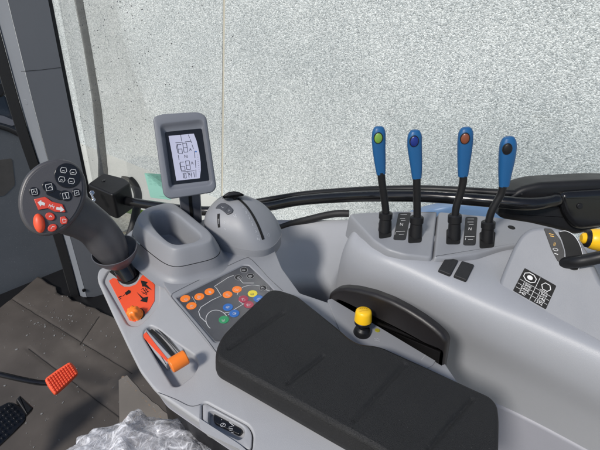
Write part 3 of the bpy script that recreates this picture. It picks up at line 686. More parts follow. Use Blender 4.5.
# inner skirt below the fold
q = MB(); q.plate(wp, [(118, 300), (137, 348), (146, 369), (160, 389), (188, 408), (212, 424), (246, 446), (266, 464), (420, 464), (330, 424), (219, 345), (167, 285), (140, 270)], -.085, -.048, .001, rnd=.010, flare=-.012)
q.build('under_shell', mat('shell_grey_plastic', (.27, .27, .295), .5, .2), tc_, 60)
q = MB(); q.plate(Z(.57), [(150, 340), (260, 270), (420, 350), (330, 470), (190, 420)], -.5, 0, .02, rnd=.03); q.build('pedestal', M['black'], tc_)
# orange panel with its marks
wq = Pl(wp.o - wp.n*.0038, wp.n)
q = MB(); q.plate(wq, collar_hole, -.002, .0006, .0003, rnd=.006); q.build('gaiter_opening', M['hole'], tc_)
q = MB(); q.plate(wq, orange_px, -.001, .0009, .0004, rnd=.0015); op = q.build('orange_panel', M['redor'], tc_)
k = Ink(wq, .0013)
k.poly([(140.6, 280.3), (147.8, 282), (146, 284), (152, 290.3), (144.5, 286.5), (142.3, 286.5)])
k.poly([(136.5, 292), (143, 297.5), (148, 296.7), (147, 302.5), (140, 301), (142, 299)])
for a in ([(141, 289.5), (143.5, 288)], [(143.5, 291), (148.5, 288.3)], [(142.5, 294), (149, 291)], [(141.5, 291.5), (147, 295)], [(145, 287.5), (148, 292.5)], [(143, 288.5), (147, 294)]): k.line(a, .0011)
k.line([(118.5, 297.5), (121.5, 296)], .0028); k.line([(122.5, 296.2), (125, 294.3)], .0012); k.poly([(124.6, 293), (128.6, 289.8), (130.8, 290.8), (130.4, 293), (126.3, 295.2)]); k.line([(119, 299.5), (121, 298.2)], .0015)
k.build('arrow_marks', M['hole'], op)
# fluted orange knob
kb, kn = wq.at(136.5, 315.5), (wp.n + V((-.28, -.10, .0))).normalized()
kp = Pl(kb, kn); m = MB(); rings = []
for h, r in ((0, .0125), (.003, .0125), (.0035, .0115), (.016, .0102), (.0195, .0088), (.0213, .006), (.0218, .002)):
    rings.append([kp.three(math.cos(a)*r*(1+.09*math.cos(7*a)*(h > .003)), math.sin(a)*r*(1+.09*math.cos(7*a)*(h > .003)), h) for a in [2*math.pi*i/56 for i in range(56)]])
m.loft(rings, True, True, True); kk = m.build('orange_knob', M['orange'], tc_, 50)
q = MB(); q.disc(kb, kn, .0142, -.002, .0012, .0005); q.build('knob_base', M['black'], kk)
# slot, strip and orange throttle lever in the pocket
fp = Pl(wp.o - wp.n*.016, wp.n)
ridge = [(146, 331), (150, 326.5), (157, 332), (170, 346), (180, 357), (174, 364), (160, 350), (150, 338)]
q = MB(); q.plate(fp, [(141.5, 335.5), (146.5, 331.5), (160, 347), (174, 362), (168, 371), (156, 357)], -.004, .0135, .002, rnd=.002); q.build('strip_step', M['sunlitgrey'], tc_)
fz = Pl(fp.o + fp.n*.0135, fp.n)
q = MB(); q.plate(fz, [(142, 335.8), (146.3, 332.2), (157.5, 346.5), (168.5, 360), (167, 362), (155, 350)], -.0005, .0008, .0003); q.build('orange_strip', M['redor'], tc_)
q = MB(); q.plate(fp, [(153, 326.5), (157, 327), (172, 339), (186, 353), (182, 360), (170, 345), (158, 333)], -.003, .014, .0035, rnd=.003); q.build('slot_rib', M['sunlitgrey'], tc_)
k = Ink(Pl(fp.o + fp.n*.0152, fp.n), 0); k.line([(150.5, 330), (157.5, 336), (166, 345.5), (174.5, 357)], .0058, 5); k.build('lever_slot', M['hole'], tc_)
tl2 = thing('throttle_lever', fp.at(180, 364), 'short lever with a plain orange cylindrical knob in the slot of the armrest console', 'lever')
a, b = PD(170.3, 366.2, .625), PD(186.5, 356.5, .637); ax = (b-a).normalized()
q = MB(); q.tube([a, a+ax*.0006, a+ax*.002, b-ax*.002, b-ax*.0006, b], [.0094, .0104, .0112, .0112, .0104, .0094], 28); q.build('knob', M['orange'], tl2)
q = MB(); q.tube([(a+b)/2, fp.at(176.5, 358, -.02)], .004, 12); q.build('stem', M['black'], tl2)
# switch in its bezel
q = MB(); sp_ = Pl(wp.o - wp.n*.0022, wp.n)
q.recess(sp_, [(202.4, 404.5), (206.3, 403.3), (248, 426), (252.3, 434), (251.2, 451), (202.8, 427.6)], [(switch_hole, .004, .012)], 0, .004, rnd=.007, r=.0022, floor=True); sw = q.build('switch_bezel', M['sunlitgrey'], tc_)
s3 = Pl(sp_.o - sp_.n*.0105, wp.n)
q = MB(); q.plate(s3, [(215.5, 412), (242.5, 426.5), (243.5, 432), (240, 436.5), (214.5, 424), (213.5, 418)], -.001, .0035, .0018, rnd=.004); q.build('rocker_switch', M['gloss'], sw)
k = Ink(Pl(s3.o + s3.n*.0038, s3.n), 0)
k.ring(223, 425, 2.4, 1.8, .0006); k.line([(221.3, 426.3), (224.5, 423.5)], .0006); k.line([(228.7, 427.2), (232.4, 426.4)], .0006); k.line([(228.7, 428.8), (232.8, 428.4)], .0006); k.line([(229.5, 430.5), (233, 429.8)], .0006); k.line([(231, 432), (233.5, 433)], .0006); k.line([(229.3, 422.2), (234, 426)], .0009); k.line([(221.2, 419.6), (222, 419.8)], .0009)
k.build('switch_legend', M['silver'], sw)
k = Ink(wp, .0006); k.line([(158, 392.5), (175, 399), (190, 406), (200, 404.5)], .0008, 4); k.build('shell_joint', M['panel'], tc_)

# raised centre deck with the symbol panel sunk in it
dk = Z(.706)
deck_px = [(138, 245), (147, 240), (215, 215), (270, 238), (282, 268), (300, 293), (330, 303), (345, 300), (440, 352), (445, 363), (470, 400), (470, 440), (330, 440), (213, 348), (190, 320), (170, 294), (163, 284), (162.5, 276), (164, 268), (157, 258.5)]
panel_px = [(176.5, 297.5), (243, 264.7), (249, 265), (268, 283), (278, 294), (256, 320), (226, 342), (214.5, 342)]
q = MB(); q.recess(dk, deck_px, [(panel_px, .003, .0035)], 0, .022, rnd=.004, r=.0022); q.build('deck', M['grey'], tc_, 45)
k = Ink(dk, .0003)
k.line([(216.5, 352.5), (205, 337), (185.5, 313.5), (172.5, 298.2), (172, 295), (176, 291.5), (210, 274.5), (243.5, 258.8), (250.5, 259), (258.5, 266.5), (270, 279), (283, 291)], .0011, 4); k.build('deck_joint', M['panel'], tc_)
sy = Pl(dk.o - UPZ*.0033, UPZ)
q = MB(); q.plate(sy, [(177.2, 297.6), (243, 265.4), (248.7, 265.7), (267, 283.2), (277, 294), (255, 319.5), (226, 341), (215.3, 341.5)], -.001, .0008, .0004, rnd=.003); sp = q.build('symbol_panel', M['panel'], tc_)
k = Ink(sy, .0012); cw = .0011
k.line([(234, 275.2), (228, 277.5), (214.2, 286.5), (216.5, 288), (221.3, 295.8), (212, 300), (201, 307), (198.6, 311.5), (200.3, 317), (205.8, 322)], cw)
k.ring(217, 320.6, 11.4, 10.2, cw, 100, 325, 30, 30)
k.line([(224.5, 313), (230, 312), (245, 303)], cw); k.line([(239, 278.5), (243, 283), (254, 283)], cw)
k.line([(237, 295), (239, 291), (243.2, 287), (252, 285), (260, 286)], cw, 3); k.line([(192, 296.5), (196, 303)], .0006); k.line([(265, 289.5), (270, 291)], cw); k.line([(232, 311.5), (228, 315)], cw); k.line([(240, 296), (239, 301), (243, 304)], cw)
k.build('tractor_outline', M['white'], sp)
BT = [('orange', 185.4, 299), ('orange', 199.4, 297), ('orange', 209.6, 292), ('orange', 191.6, 306.2), ('orange', 227.6, 295), ('orange', 237, 289.8), ('lemon', 252.6, 294), ('crimson', 243.4, 299.4), ('crimson', 248.8, 305), ('bluebtn', 228, 307.6), ('bluebtn', 234.4, 313.8), ('bluebtn', 258.4, 299), ('green', 224, 320), ('rubber', 244, 270), ('rubber', 250.4, 276), ('rubber', 238.4, 277.4), ('rubber', 263, 288)]
for i, (c, u, v) in enumerate(BT):
    q = MB(); r = .0088 if c != 'rubber' else .0074
    q.disc(sy.at(u, v), UPZ, r, 0, .0016, .0007, 26); o = q.build('symbol_button', M[c], sp)
    k = Ink(Pl(sy.o + UPZ*.0017, UPZ), .0002); rr = random.Random(i)
    if c == 'rubber': k.ring(u, v, 3.7, 2.7, .0004)
    x, y = u-1.9, v-.8
    for j in range(4):
        k.line([(x+rr.uniform(-.4, 3.4), y+rr.uniform(-.6, 2)), (x+rr.uniform(.6, 4), y+rr.uniform(-.6, 2))], .0006)
    k.ring(u+rr.uniform(-.8, .8), v+rr.uniform(-.5, .5), 1.5, 1.1, .0005, 0, rr.choice((180, 270, 360)), 12)
    k.build('symbol', M['white'] if c not in ('lemon',) else M['charcoal'], o)

# cup holder
cz = Z(.765)
rim = [(138, 222), (139, 214.5), (146, 208.2), (156, 205), (166, 202.8), (174, 203.7), (185, 211), (197, 221), (208, 230), (211.9, 237), (208, 241.8), (192, 245.8), (177, 248.5), (168, 246), (157, 238.6), (145.5, 229.5)]
rim2 = [(q_.x, q_.y) for q_ in cr(ccw([cz.two(*p) for p in rim]), 4, True)]
opn = [(148.3, 217), (149.5, 213.3), (154, 211), (162, 210.2), (169, 210.2), (177, 213.8), (188, 223), (198.3, 231.7), (200.6, 237), (194.5, 241.5), (186, 243.3), (177, 244.2), (169, 242), (161, 235.5), (155, 229), (150.5, 222.5)]
opn2 = [(q_.x, q_.y) for q_ in cr(ccw([cz.two(*p) for p in opn]), 4, True)]
m = MB(); rings = []
for h, o in ((-.063, .040), (-.060, .031), (-.055, .024), (-.048, .0195), (-.031, .0145)): rings.append([cz.three(x, y, h) for x, y in off2(rim2, o)])
m.loft(rings, True, False, False); ch = m.build('cup_holder', M['grey'], tc_, 60)
m = MB(); rings = []
for h, o in ((-.0315, .0128), (-.0300, .0136), (-.015, .0075), (-.006, .003), (-.0022, .0008), (-.0006, -.001), (0, -.004)): rings.append([cz.three(x, y, h) for x, y in off2(rim2, o)])
def mix(a, b, t): return [(p[0]*(1-t)+q[0]*t, p[1]*(1-t)+q[1]*t) for p, q in zip(a, b)]
inner0 = off2(rim2, -.004)
# match the opening to the rim by angle about the centre
cx = sum(p[0] for p in opn2)/len(opn2); cy = sum(p[1] for p in opn2)/len(opn2)
def at_angle(poly, ang):
    best = None
    for i in range(len(poly)):
        a, b = poly[i-1], poly[i]; dx, dy = math.cos(ang), math.sin(ang)
        ex, ey = b[0]-a[0], b[1]-a[1]; den = dx*ey-dy*ex
        if abs(den) < 1e-12: continue
        t = ((a[0]-cx)*ey-(a[1]-cy)*ex)/den; s = ((a[0]-cx)*dy-(a[1]-cy)*dx)/den
        if t > 0 and -1e-6 <= s <= 1+1e-6 and (best is None or t > best): best = t
    return (cx+dx*best, cy+dy*best)
om = [at_angle(opn2, math.atan2(p[1]-cy, p[0]-cx)) for p in inner0]
rings.append([cz.three(x, y, -.0002) for x, y in mix(inner0, om, .75)])
for h, o in ((-.0015, 0), (-.005, -.0016), (-.012, -.0030), (-.055, -.0075), (-.060, -.012)): rings.append([cz.three(x, y, h) for x, y in off2(om, o)])
m.loft(rings, True, False, True); m.build('rim', M['grey'], ch, 50)

# domed housing with the speed slots
base_px = [(207.5, 226), (213, 232.5), (222, 239), (236, 248), (247, 251), (262, 248.5), (276, 243.5)]
bz = .722
bp_ = [P(u, v, bz) for u, v in base_px]
c0 = (P(207.5, 226, bz)+P(276, 243.5, bz))/2 
ux = (P(276, 243.5, bz)-P(207.5, 226, bz)); hw = ux.length/2; ux.normalize(); uy = UPZ.cross(ux); c0 = c0 + uy*.014
near = max((c0-p).dot(uy) for p in bp_)
RX, RY, HZ = hw*1.0, near*1.02, .066
def sgnp(x, p): return math.copysign(abs(x)**p, x)
def dome_ring(f, h, n=72): return [c0 + ux*(-.27*max(0, h)) + uy*(.14*max(0, h)) + ux*(RX*f*(1-.30*min(1, max(0, h)/HZ)*max(0, math.cos(a)))*sgnp(math.cos(a), .74)) + uy*(RY*f*sgnp(math.sin(a), .74)) + UPZ*h for a in [2*math.pi*i/n for i in range(n)]]
m = MB(); rings = [dome_ring(1.0, .0004), dome_ring(1.0, .006)]
for i in range(1, 19):
    a = i/18*math.pi/2; rings.append(dome_ring(max(.0, math.cos(a)**1.12), .006+HZ*math.sin(a)**.95))
m.loft(rings, True, False, False); dtree = m.tree(); dh = m.build('dial_housing', M['grey'], tc_, 60)
m = MB(); m.loft([dome_ring(1.0, -.026), dome_ring(1.0, -.0165), dome_ring(1.003, -.010), dome_ring(1.01, -.004), dome_ring(1.006, 0), dome_ring(.98, .0001)], True, False, True); m.build('dial_base', M['grey'], tc_, 60)
k = Ink(dtree, .0006); k.line([(237.5, 198.8), (241, 201), (247, 207), (252.5, 215), (257.5, 224.5), (261, 233), (263.2, 239.5)], .0060, 5); k.build('speed_slot', M['hole'], dh)
k = Ink(dtree, .0007); k.line([(218.7, 213.8), (218.5, 220), (219.2, 227.5)], .0052, 4); k.build('short_slot', M['hole'], dh)
k = Ink(dtree, .0013); k.line([(218.8, 219), (218.9, 224)], .0030, 2); k.build('thumb_slider', M['panel'], dh)
kp_ = [(215.3, 208.8), (218, 205.3), (221.5, 203.2), (225.5, 203.4), (230, 206), (233.6, 210), (232.3, 213), (227.5, 215), (224, 211.8), (220, 209.3)]
m = MB(); H = [dtree.ray_cast(CAM, ray(*p).normalized()) for p in kp_]
if all(h[0] is not None for h in H):
    lo_ = [h[0]-h[1]*.001 if h[1].dot(FWD) < 0 else h[0]+h[1]*.001 for h in H]
    nn = sum((h[1] if h[1].dot(FWD) < 0 else -h[1] for h in H), V()).normalized()
    pl = Pl(sum((h[0] for h in H), V())/len(H) , nn)
    m.plate(pl, kp_, -.006, .0022, .0015, rnd=.003); o = m.build('rocker_buttons', M['panel'], dh)
    k = Ink(pl, .0026); k.line([(224.5, 211.5), (229, 206)], .0004); k.build('button_split', M['hole'], o)
    k = Ink(pl, .0026); k.line([(221.5, 206.5), (223, 208), (224, 206.8)], .0006); k.line([(228, 211.5), (229, 209.6), (230, 211)], .0006); k.build('button_marks', M['faint'], o)
k = Ink(dtree, .0004)
for tx, u, v in (('1', 243, 207), ('2', 246, 212.5), ('3', 249.3, 218.3), ('5', 252.5, 225), ('7', 256, 232), ('N', 258.3, 239.2)): k.text(tx, u, v, (3.4, 1.0), (-.6, -3.4))
for u, v in ((247.8, 215.6), (251, 221.8), (254.5, 228.5), (257.4, 235.7)): k.line([(u, v), (u+1.1, v-.3)], .0005)
k.line([(235, 214), (236.6, 217.5)], .0005); k.line([(233.2, 215.3), (235.6, 217.2), (236.2, 214.6)], .0005); k.line([(224.5, 221.5), (225.8, 223), (224.2, 223.6)], .0005); k.line([(224.2, 228.6), (226, 229.4)], .0005); k.ring(268.5, 235, 1.3, 1.3, .0004); k.line([(268.5, 233), (269.5, 237)], .0004)
k.build('scale_lettering', M['faint'], dh)
# black cap of the hand lever on top of the dome
e = facing(233, 197, .865)
tcap = thing('range_lever', e.at(233, 199), 'black half round lever cap standing on top of the grey dial housing', 'lever')
m = MB(); m.plate(e, [(222, 198.6), (223.5, 195.3), (228, 192.2), (234, 190.9), (240, 192.2), (244.6, 194.9), (242.5, 196.2), (236, 196.8), (232, 197.3), (227, 198.2)], -.022, 0, .004, rnd=.0015, steps=4); m.build('cap', M['black'], tcap)
m = MB(); m.tube([e.at(234, 195, -.012), e.at(236, 203, -.02)], .004, 10); m.build('stem', M['black'], tcap)

# padded armrest
pz = Z(.748)
pad_px = [(267.5, 289.6), (273, 287.6), (281, 288.5), (298, 294), (325, 315.5), (340, 327.5), (350, 336.5), (360, 342), (373, 343), (383, 345.3), (420, 362), (470, 385), (492, 395), (499.3, 404), (501, 417), (500, 500), (420, 480), (380, 450), (330, 422.5), (280, 394.5), (236, 370), (218.5, 360.5), (214.6, 356), (216, 345), (221.5, 334), (240, 315)]
p2 = rnd2(ccw([pz.two(*p) for p in pad_px]), .010, 4)
bmq = MB(); rings = []
for h, o in [(-.042, -.004), (-.040, -.001), (-.030, .0005), (-.016, 0), (-.0075, -.0006), (-.0042, -.0018), (-.0018, -.0040), (-.0005, -.0070)]:
    rings.append([pz.three(x, y, h) for x, y in off2(p2, o)])
bmq.loft(rings, True, True, False)
top2 = off2(p2, -.0070)
# crowned, creased top face built as a fine mesh
bm = bmesh.new(); vs = [bm.verts.new(pz.three(x, y, -.0005)) for x, y in top2]; es = [bm.edges.new((vs[i-1], vs[i])) for i in range(len(vs))]
bmesh.ops.triangle_fill(bm, use_beauty=True, use_dissolve=False, edges=es)
bound = set(vs)
for it in range(7):
    le = [e for e in bm.edges if e.calc_length() > .0032 and not e.is_boundary]
    if not le: break
    bmesh.ops.subdivide_edges(bm, edges=le, cuts=1); bmesh.ops.triangulate(bm, faces=[f for f in bm.faces if len(f.verts) > 3])
    bmesh.ops.beautify_fill(bm, faces=bm.faces[:], edges=[e for e in bm.edges if not e.is_boundary])
CRS = [((229, 348), (283, 313)), ((288, 383), (323, 356)), ((355, 420), (405, 364)), ((429, 449), (472, 399))]
CR2 = [(V(pz.two(*a)), V(pz.two(*b))) for a, b in CRS]
fr = bm.verts[:]
for v in fr:
    if v.is_boundary: continue
    p = v.co - pz.o; x = V((p.dot(pz.ax), p.dot(pz.ay)))
    dz_ = .0006*noise.noise(V((x.x*22, x.y*22, 3)))
    for a, b in CR2:
        ab = b-a; t = (x-a).dot(ab)/ab.length_squared; tc = max(0, min(1, t)); dd = (x-(a+ab*tc)).length
        sd = (ab.x*(x.y-a.y)-ab.y*(x.x-a.x))/ab.length
        dz_ -= .0022*math.exp(-(dd/.0030)**2)
        if 0 < t < 1: dz_ += .0009*math.exp(-((sd-.007)/.004)**2)*math.sin(math.pi*t)
    v.co.z += dz_
bm.verts.index_update(); bmq.add([v.co.copy() for v in bm.verts], [tuple(v.index for v in f.verts) for f in bm.faces]); bm.free()
bmq.build('armrest_pad', M['pad'], tc_, 50)

# grab handle and yellow finger joystick behind the pad
h0, h1 = P(330, 301, .703), P(441, 368, .703); hn = V(((h1-h0).y, -(h1-h0).x, 0)); hn = hn if hn.dot(CAM-h0) > 0 else -hn
hp_ = Pl((h0+h1)/2 - hn.normalized()*.006, hn)
m = MB(); m.plate(hp_, [(328, 304), (330, 293), (333.5, 291), (338, 288.5), (345, 287.5), (358, 289), (374, 293), (392, 300), (409, 309), (424, 318.5), (436, 327.5), (444, 335), (447.5, 341), (447, 347), (443, 372), (437.5, 370), (440, 350), (438, 351.5), (425, 344.5), (405, 333), (384, 322.5), (365, 313), (350, 305.5), (339.5, 301), (334, 306)], -.011, .004, .007, rnd=.006, steps=6)
m.build('grab_handle', mat('brown_black_plastic', (.013, .011, .011), .42, .3, 800), tc_, 50)
m = MB(); m.plate(dk, [(327, 300.5), (333, 299), (339, 298.5), (437.5, 350), (438.5, 357), (432.5, 366), (420, 372), (380, 352), (345, 345)], -.002, .0022, .001, rnd=.004); m.build('handle_plate', M['grey'], tc_)
dk2 = Pl(dk.o + UPZ*.0022, UPZ)
m = MB(); m.disc(dk2.at(377.3, 330.5), UPZ, .0042, -.001, .001, .0004); m.build('status_lens', mat('olive_lens', (.30, .27, .02), .3), tc_)
k = Ink(dk2, .0004); k.line([(374.5, 338.2), (376, 339.4), (377.5, 338.4), (379.3, 339.5)], .0006); k.line([(374.5, 340), (380, 341.2)], .0005); k.line([(421.5, 360), (426.5, 352), (424, 345), (418, 341.5)], .0004, 4); k.build('plate_lettering', M['faint'], tc_)
fj = thing('finger_joystick', dk2.at(362, 334), 'little joystick with a round yellow top beside the black grab handle', 'joystick')
jb_ = dk2.at(362, 332.5); m = MB(); m.tube([jb_ + UPZ*z for z in (0, .002, .008, .010, .0125)], [.0145, .0143, .0125, .0105, .0075], 28); m.build('boot', M['black'], fj)
top = V((0, 0, 0))
ja = PD(363.4, 315.5, (jb_-CAM).dot(FWD)-.012); axj = (ja-jb_).normalized()
m = MB(); m.tube([jb_+axj*.004, jb_+axj*.02], .0062, 16); m.tube([jb_+axj*.0165, jb_+axj*.018, jb_+axj*.0215, jb_+axj*.023], [.0110, .0136, .0138, .0125], 24); m.build('stem', M['black'], fj)
m = MB(); m.tube([jb_+axj*.0225, jb_+axj*.0240, jb_+axj*.038, jb_+axj*.0415, jb_+axj*.0435, jb_+axj*.0440], [.0134, .0144, .0134, .0126, .0102, .003], 30); kt = m.build('yellow_top', M['yellow'], fj)
jt = Pl(jb_+axj*.0442, axj); tu, tv = proj(jt.o)
k = Ink(jt, 0); [k.line([(tu-4.5+i*2.2, tv-.6), (tu-2.8+i*2.2, tv-1.8)], .0006) for i in range(4)]; k.line([(tu-4.5, tv+1.8), (tu+4.5, tv+.4)], .0006); k.build('top_marks', mat('dark_amber_mark', (.42, .25, .01), .5), kt)
# ------------------------------------------------------------------ big joystick
tj = thing('driving_joystick', wp.at(124, 276), 'dark joystick with a round button head standing on the orange panel of the console', 'joystick')
neck, rimc = PD(127, 277, .825), PD(115.5, 252, .80)
ax = (rimc-neck).normalized()
def lathe(c, axis, prof, n=40):
    a = axis.orthogonal().normalized(); b = axis.cross(a)
    return [[c + axis*h + (a*math.cos(2*math.pi*i/n) + b*math.sin(2*math.pi*i/n))*r for i in range(n)] for r, h in prof]
L_ = (rimc-neck).length
cax = (V((0, 0, 1))*.9 + ax*.55 - FWD*.30).normalized()
m = MB(); m.loft(lathe(rimc, cax, [(.017, -.032), (.024, -.024), (.033, -.013), (.0385, -.003), (.0405, .003), (.0408, .006), (.0395, .0065), (.0375, .004), (.033, -.005), (.024, -.016), (.010, -.02)]), True, False, True); m.build('collar', mat('collar_grey_plastic', (.085, .085, .095), .42, .25, 1000), tj, 60)
m = MB(); m.tube([wp.at(128, 277, -.02), wp.at(127, 275, .0), rimc - cax*.024], [.021, .018, .0165], 20); m.build('gaiter', M['gloss'], tj)
gpath = [(117, 261, .795, 11), (113, 253, .79, 14), (107, 243, .782, 16.3), (97, 230, .768, 16.8), (86, 221.5, .752, 18), (73, 214, .738, 20.5), (60, 206, .728, 22), (52, 200, .722, 18)]
Q = cr([V((*PD(u, v, d), )) for u, v, d, r in gpath], 6); QR = [x.x for x in cr([V((r*1.10*d/FPX, 0)) for u, v, d, r in gpath], 6)]
rings = []
for i, p in enumerate(Q):
    t = (Q[min(i+1, len(Q)-1)]-Q[max(i-1, 0)]).normalized(); b = (-FWD + t*FWD.dot(t)).normalized(); a = t.cross(b); r = QR[i]
    rg = []
    for k_ in range(40):
        x = 2*math.pi*k_/40; ca, sa = math.cos(x), math.sin(x)
        dent = 1 - .20*math.exp(-((x-.95)/.55)**2)      # thumb hollow on the upper side
        rg.append(p + a*(r*math.copysign(abs(ca)**.85, ca))*dent + b*(r*.86*sa)*dent)
    rings.append(rg)
m = MB(); m.loft(rings, True, True, True); m.build('grip', M['charcoal'], tj, 60)
jf = facing(51, 197, .690, (-.10, 0, .12)); 
hd = [(17.6, 207), (18.5, 192), (25, 176), (38, 164), (54, 158.8), (68, 160), (78, 166), (84.3, 176), (86.3, 188), (84.5, 202), (77, 217), (66, 228.5), (54, 234.5), (41, 236), (29, 230.5), (21, 220)]
m = MB(); m.plate(jf, hd, -.024, 0, .0065, smooth=5, steps=6, flare=-.008); hd_ = m.build('head', M['charcoal'], tj, 60)
fcx = [(22, 206.5), (23, 193), (29, 179), (41, 168), (55, 162.6), (67, 163.6), (75.5, 169), (80.8, 178), (82.3, 188.5), (80.5, 201), (74, 214.5), (64, 225), (53, 230.8), (41.5, 232), (31.5, 227.5), (25, 218.5)]
m = MB(); m.plate(jf, fcx, -.003, .0012, .0009, smooth=5); m.build('face_plate', M['charcoal'], hd_, 60)
jz = lambda h: Pl(jf.o + jf.n*h, jf.n)
def ell(u, v, rx, ry, rot=0, n=26): return [(u+rx*math.cos(a)*math.cos(R(rot))-ry*math.sin(a)*math.sin(R(rot)), v+rx*math.cos(a)*math.sin(R(rot))+ry*math.sin(a)*math.cos(R(rot))) for a in [2*math.pi*i/n for i in range(n)]]
def jbutton(px, h, bev, m_, name='button', base=.0012):
    q = MB(); q.plate(jf, px, base-.001, base+h, bev, steps=5); return q.build(name, m_, tj, 60)
o = jbutton(ell(67.6, 175.8, 13.4, 12.4, 20, 36), .0016, .0012, M['gloss'], 'four_way_pad')
jp = jz(.0030); k = Ink(jp, 0)
for u, v in ((63.4, 170.3), (73, 172.2), (61.6, 179.5), (71.2, 181.2)):
    k.line([(u-3.2, v-.6), (u-1.6, v-3), (u+2.6, v-2.4), (u+3.4, v+.8), (u+1.8, v+2.6), (u-2.4, v+2), (u-3.2, v-.6)], .0007); k.line([(u-1.6, v+.9), (u-.4, v+.1), (u+1.4, v+.8)], .0008)
k.build('pad_icons', M['white'], o)
def icon_button(px, strokes, m_=M['gloss'], ink=M['white'], h=.0016, w=.0008):
    o = jbutton(px, h, min(.0012, h*.7), m_); k = Ink(jz(.0012+h+.0002), 0)
    for s in strokes: k.line(s, w)
    k.build('icon', ink, o); return o
def sq(u, v, r, t=.15): return [(u-r, v-r*.7), (u+r*.7, v-r), (u+r, v+r*.7), (u-r*.7, v+r), (u-r, v-r*.7)]
icon_button(ell(34.4, 191.8, 5.2, 4.6, 20), [sq(34.4, 191.8, 3.1), [(32.8, 193), (34, 190.6), (36, 192.6)]])
icon_button(ell(49.2, 187.3, 7.2, 5.4, 25), [sq(49, 187.2, 3.6), [(48, 188.3), (50.5, 186), (51.5, 188)]])
icon_button(ell(65.8, 195.8, 6.4, 5.2, 25), [sq(65.8, 195.7, 3.4), [(65, 193.5), (66.8, 198)]])
m = MB(); m.plate(jf, [(46, 190.5), (52, 188), (62, 191.5), (66, 199), (60, 200.5), (52, 197), (46, 194.5)], .0004, .0022, .001, rnd=.003); m.build('saddle', M['gloss'], tj)
icon_button(ell(76.6, 192.8, 4.6, 4.2, 25), [sq(76.6, 192.8, 2.6), [(75.8, 193.6), (77.4, 192)]])
o = icon_button([(34.2, 199.4), (45, 196.9), (47.4, 198), (52, 201.6), (62.5, 204.2), (65.8, 211.6), (64.5, 212.4), (55, 211.8), (48, 208.3), (38.5, 209.9)], [[(49.4, 205), (53.8, 207)], [(50, 207.4), (53, 204.4)], [(48.6, 206.6), (50, 204)], [(53, 208.6), (54.4, 206)]], M['redbtn'], M['white'], .0028, .0009)
k = Ink(jz(.0043), 0); k.poly([(37.6, 202.4), (41.2, 200), (41.4, 201.6), (45.2, 203), (44.6, 205.6), (41.4, 204.8), (40.6, 206.6)]); k.poly([(64.2, 210), (60.4, 212), (60.4, 210.4), (56, 209.4), (56.6, 206.8), (60.2, 207.6), (60.8, 206)]); k.build('arrows', M['white'], o)
m = MB(); pl = jz(.0012); rg = []
for s_, h in ((1.12, -.001), (1.1, .001), (1, .0022), (.9, .0044), (.7, .006), (.4, .007), (.1, .0073)): rg.append([pl.at(*p, h) for p in ell(39.2, 223.2, 5.3*s_, 8.8*s_, -12)])
m.loft(rg, True, True, True); m.build('thumb_button', M['redor'], tj, 60)
icon_button(ell(50.4, 216.5, 5, 3.9, 20), [[(49, 217.2), (50.4, 215.2), (51.8, 217)], [(48.8, 216), (52, 216.4)]], M['redbtn'], M['white'], .0026)
icon_button([(60.4, 217), (65, 216.2), (68, 219.8), (67, 223.6), (62, 224.6), (60.2, 222)], [[(62.5, 219), (66, 219.4), (66, 222), (63, 222.4), (62.5, 219)]], M['redbtn'], M['white'], .0026)
icon_button(ell(52.6, 227.8, 4.9, 3.7, -25), [[(50.8, 229), (52.6, 226.4), (54.6, 226.8)]], M['redbtn'], M['white'], .0026)

# ------------------------------------------------------------------ monitor on its post
mp = facing(186, 156, .855, (-.02, 0, .10))
tm = thing('display_monitor', P(192, 226, .705), 'small grey framed monitor with a pale digital display standing on a post', 'monitor')
outer = [(152.2, 117), (161, 113.6), (198, 111.2), (206.5, 115.5), (211.5, 150), (216.8, 187), (213, 192.6), (190, 196.5), (169, 199.4), (163, 195), (157.5, 155)]
face = [(159.8, 124.5), (203.4, 119.4), (212.6, 184.4), (169.6, 190.2)]
scr = [(164.5, 131.5), (201.8, 127.8), (209.6, 180.5), (171.5, 185)]
o2 = rnd2(ccw([mp.two(*p) for p in outer]), .010, 6)
f2 = rnd2(ccw([mp.two(*p) for p in face]), .011, 8); s2 = rnd2(ccw([mp.two(*p) for p in scr]), .0035, 8)
cx = sum(p[0] for p in s2)/len(s2); cy = sum(p[1] for p in s2)/len(s2)
f3 = [at_angle(f2, math.atan2(p[1]-cy, p[0]-cx)) for p in o2]; s3_ = [at_angle(s2, math.atan2(p[1]-cy, p[0]-cx)) for p in o2]
m = MB(); rings = [[mp.three(x, y, h) for x, y in off2(o2, o)] for h, o in ((-.045, -.018), (-.030, -.005), (-.012, -.0004), (-.005, -.0004), (-.002, -.0014), (-.0005, -.003))]
rings += [[mp.three(x, y, 0) for x, y in mix(off2(o2, -.0045), f3, .8)], [mp.three(x, y, -.0012) for x, y in f3], [mp.three(x, y, -.004) for x, y in mix(f3, s3_, .25)], [mp.three(x, y, -.013) for x, y in s3_]]
m.loft(rings, True, True, True); m.build('housing', mat('monitor_grey_plastic', (.155, .165, .19), .45, .25, 1000), tm, 55)
sp3 = Pl(mp.o - mp.n*.013, mp.n)
m = MB(); m.plate(sp3, scr, -.001, .0006, .0003); sc_ = m.build('screen', M['gloss'], tm)
lc = Pl(mp.o - mp.n*.0123, mp.n)
m = MB(); m.plate(lc, [(168.6, 136), (193.8, 133.6), (196.6, 141), (199.2, 152), (200.6, 162), (200.8, 170), (199.8, 178.2), (176.4, 180.8), (172, 154)], -.0002, .0003, .0001); ld = m.build('display', M['lcd'], sc_)
k = Ink(lc, .0006); W = .00085
k.line([(180.6, 134.6), (181.6, 141.4)], W*.8); k.line([(175.4, 142.8), (183, 142.3)], W); k.line([(185, 141.8), (191.2, 141.2)], W)
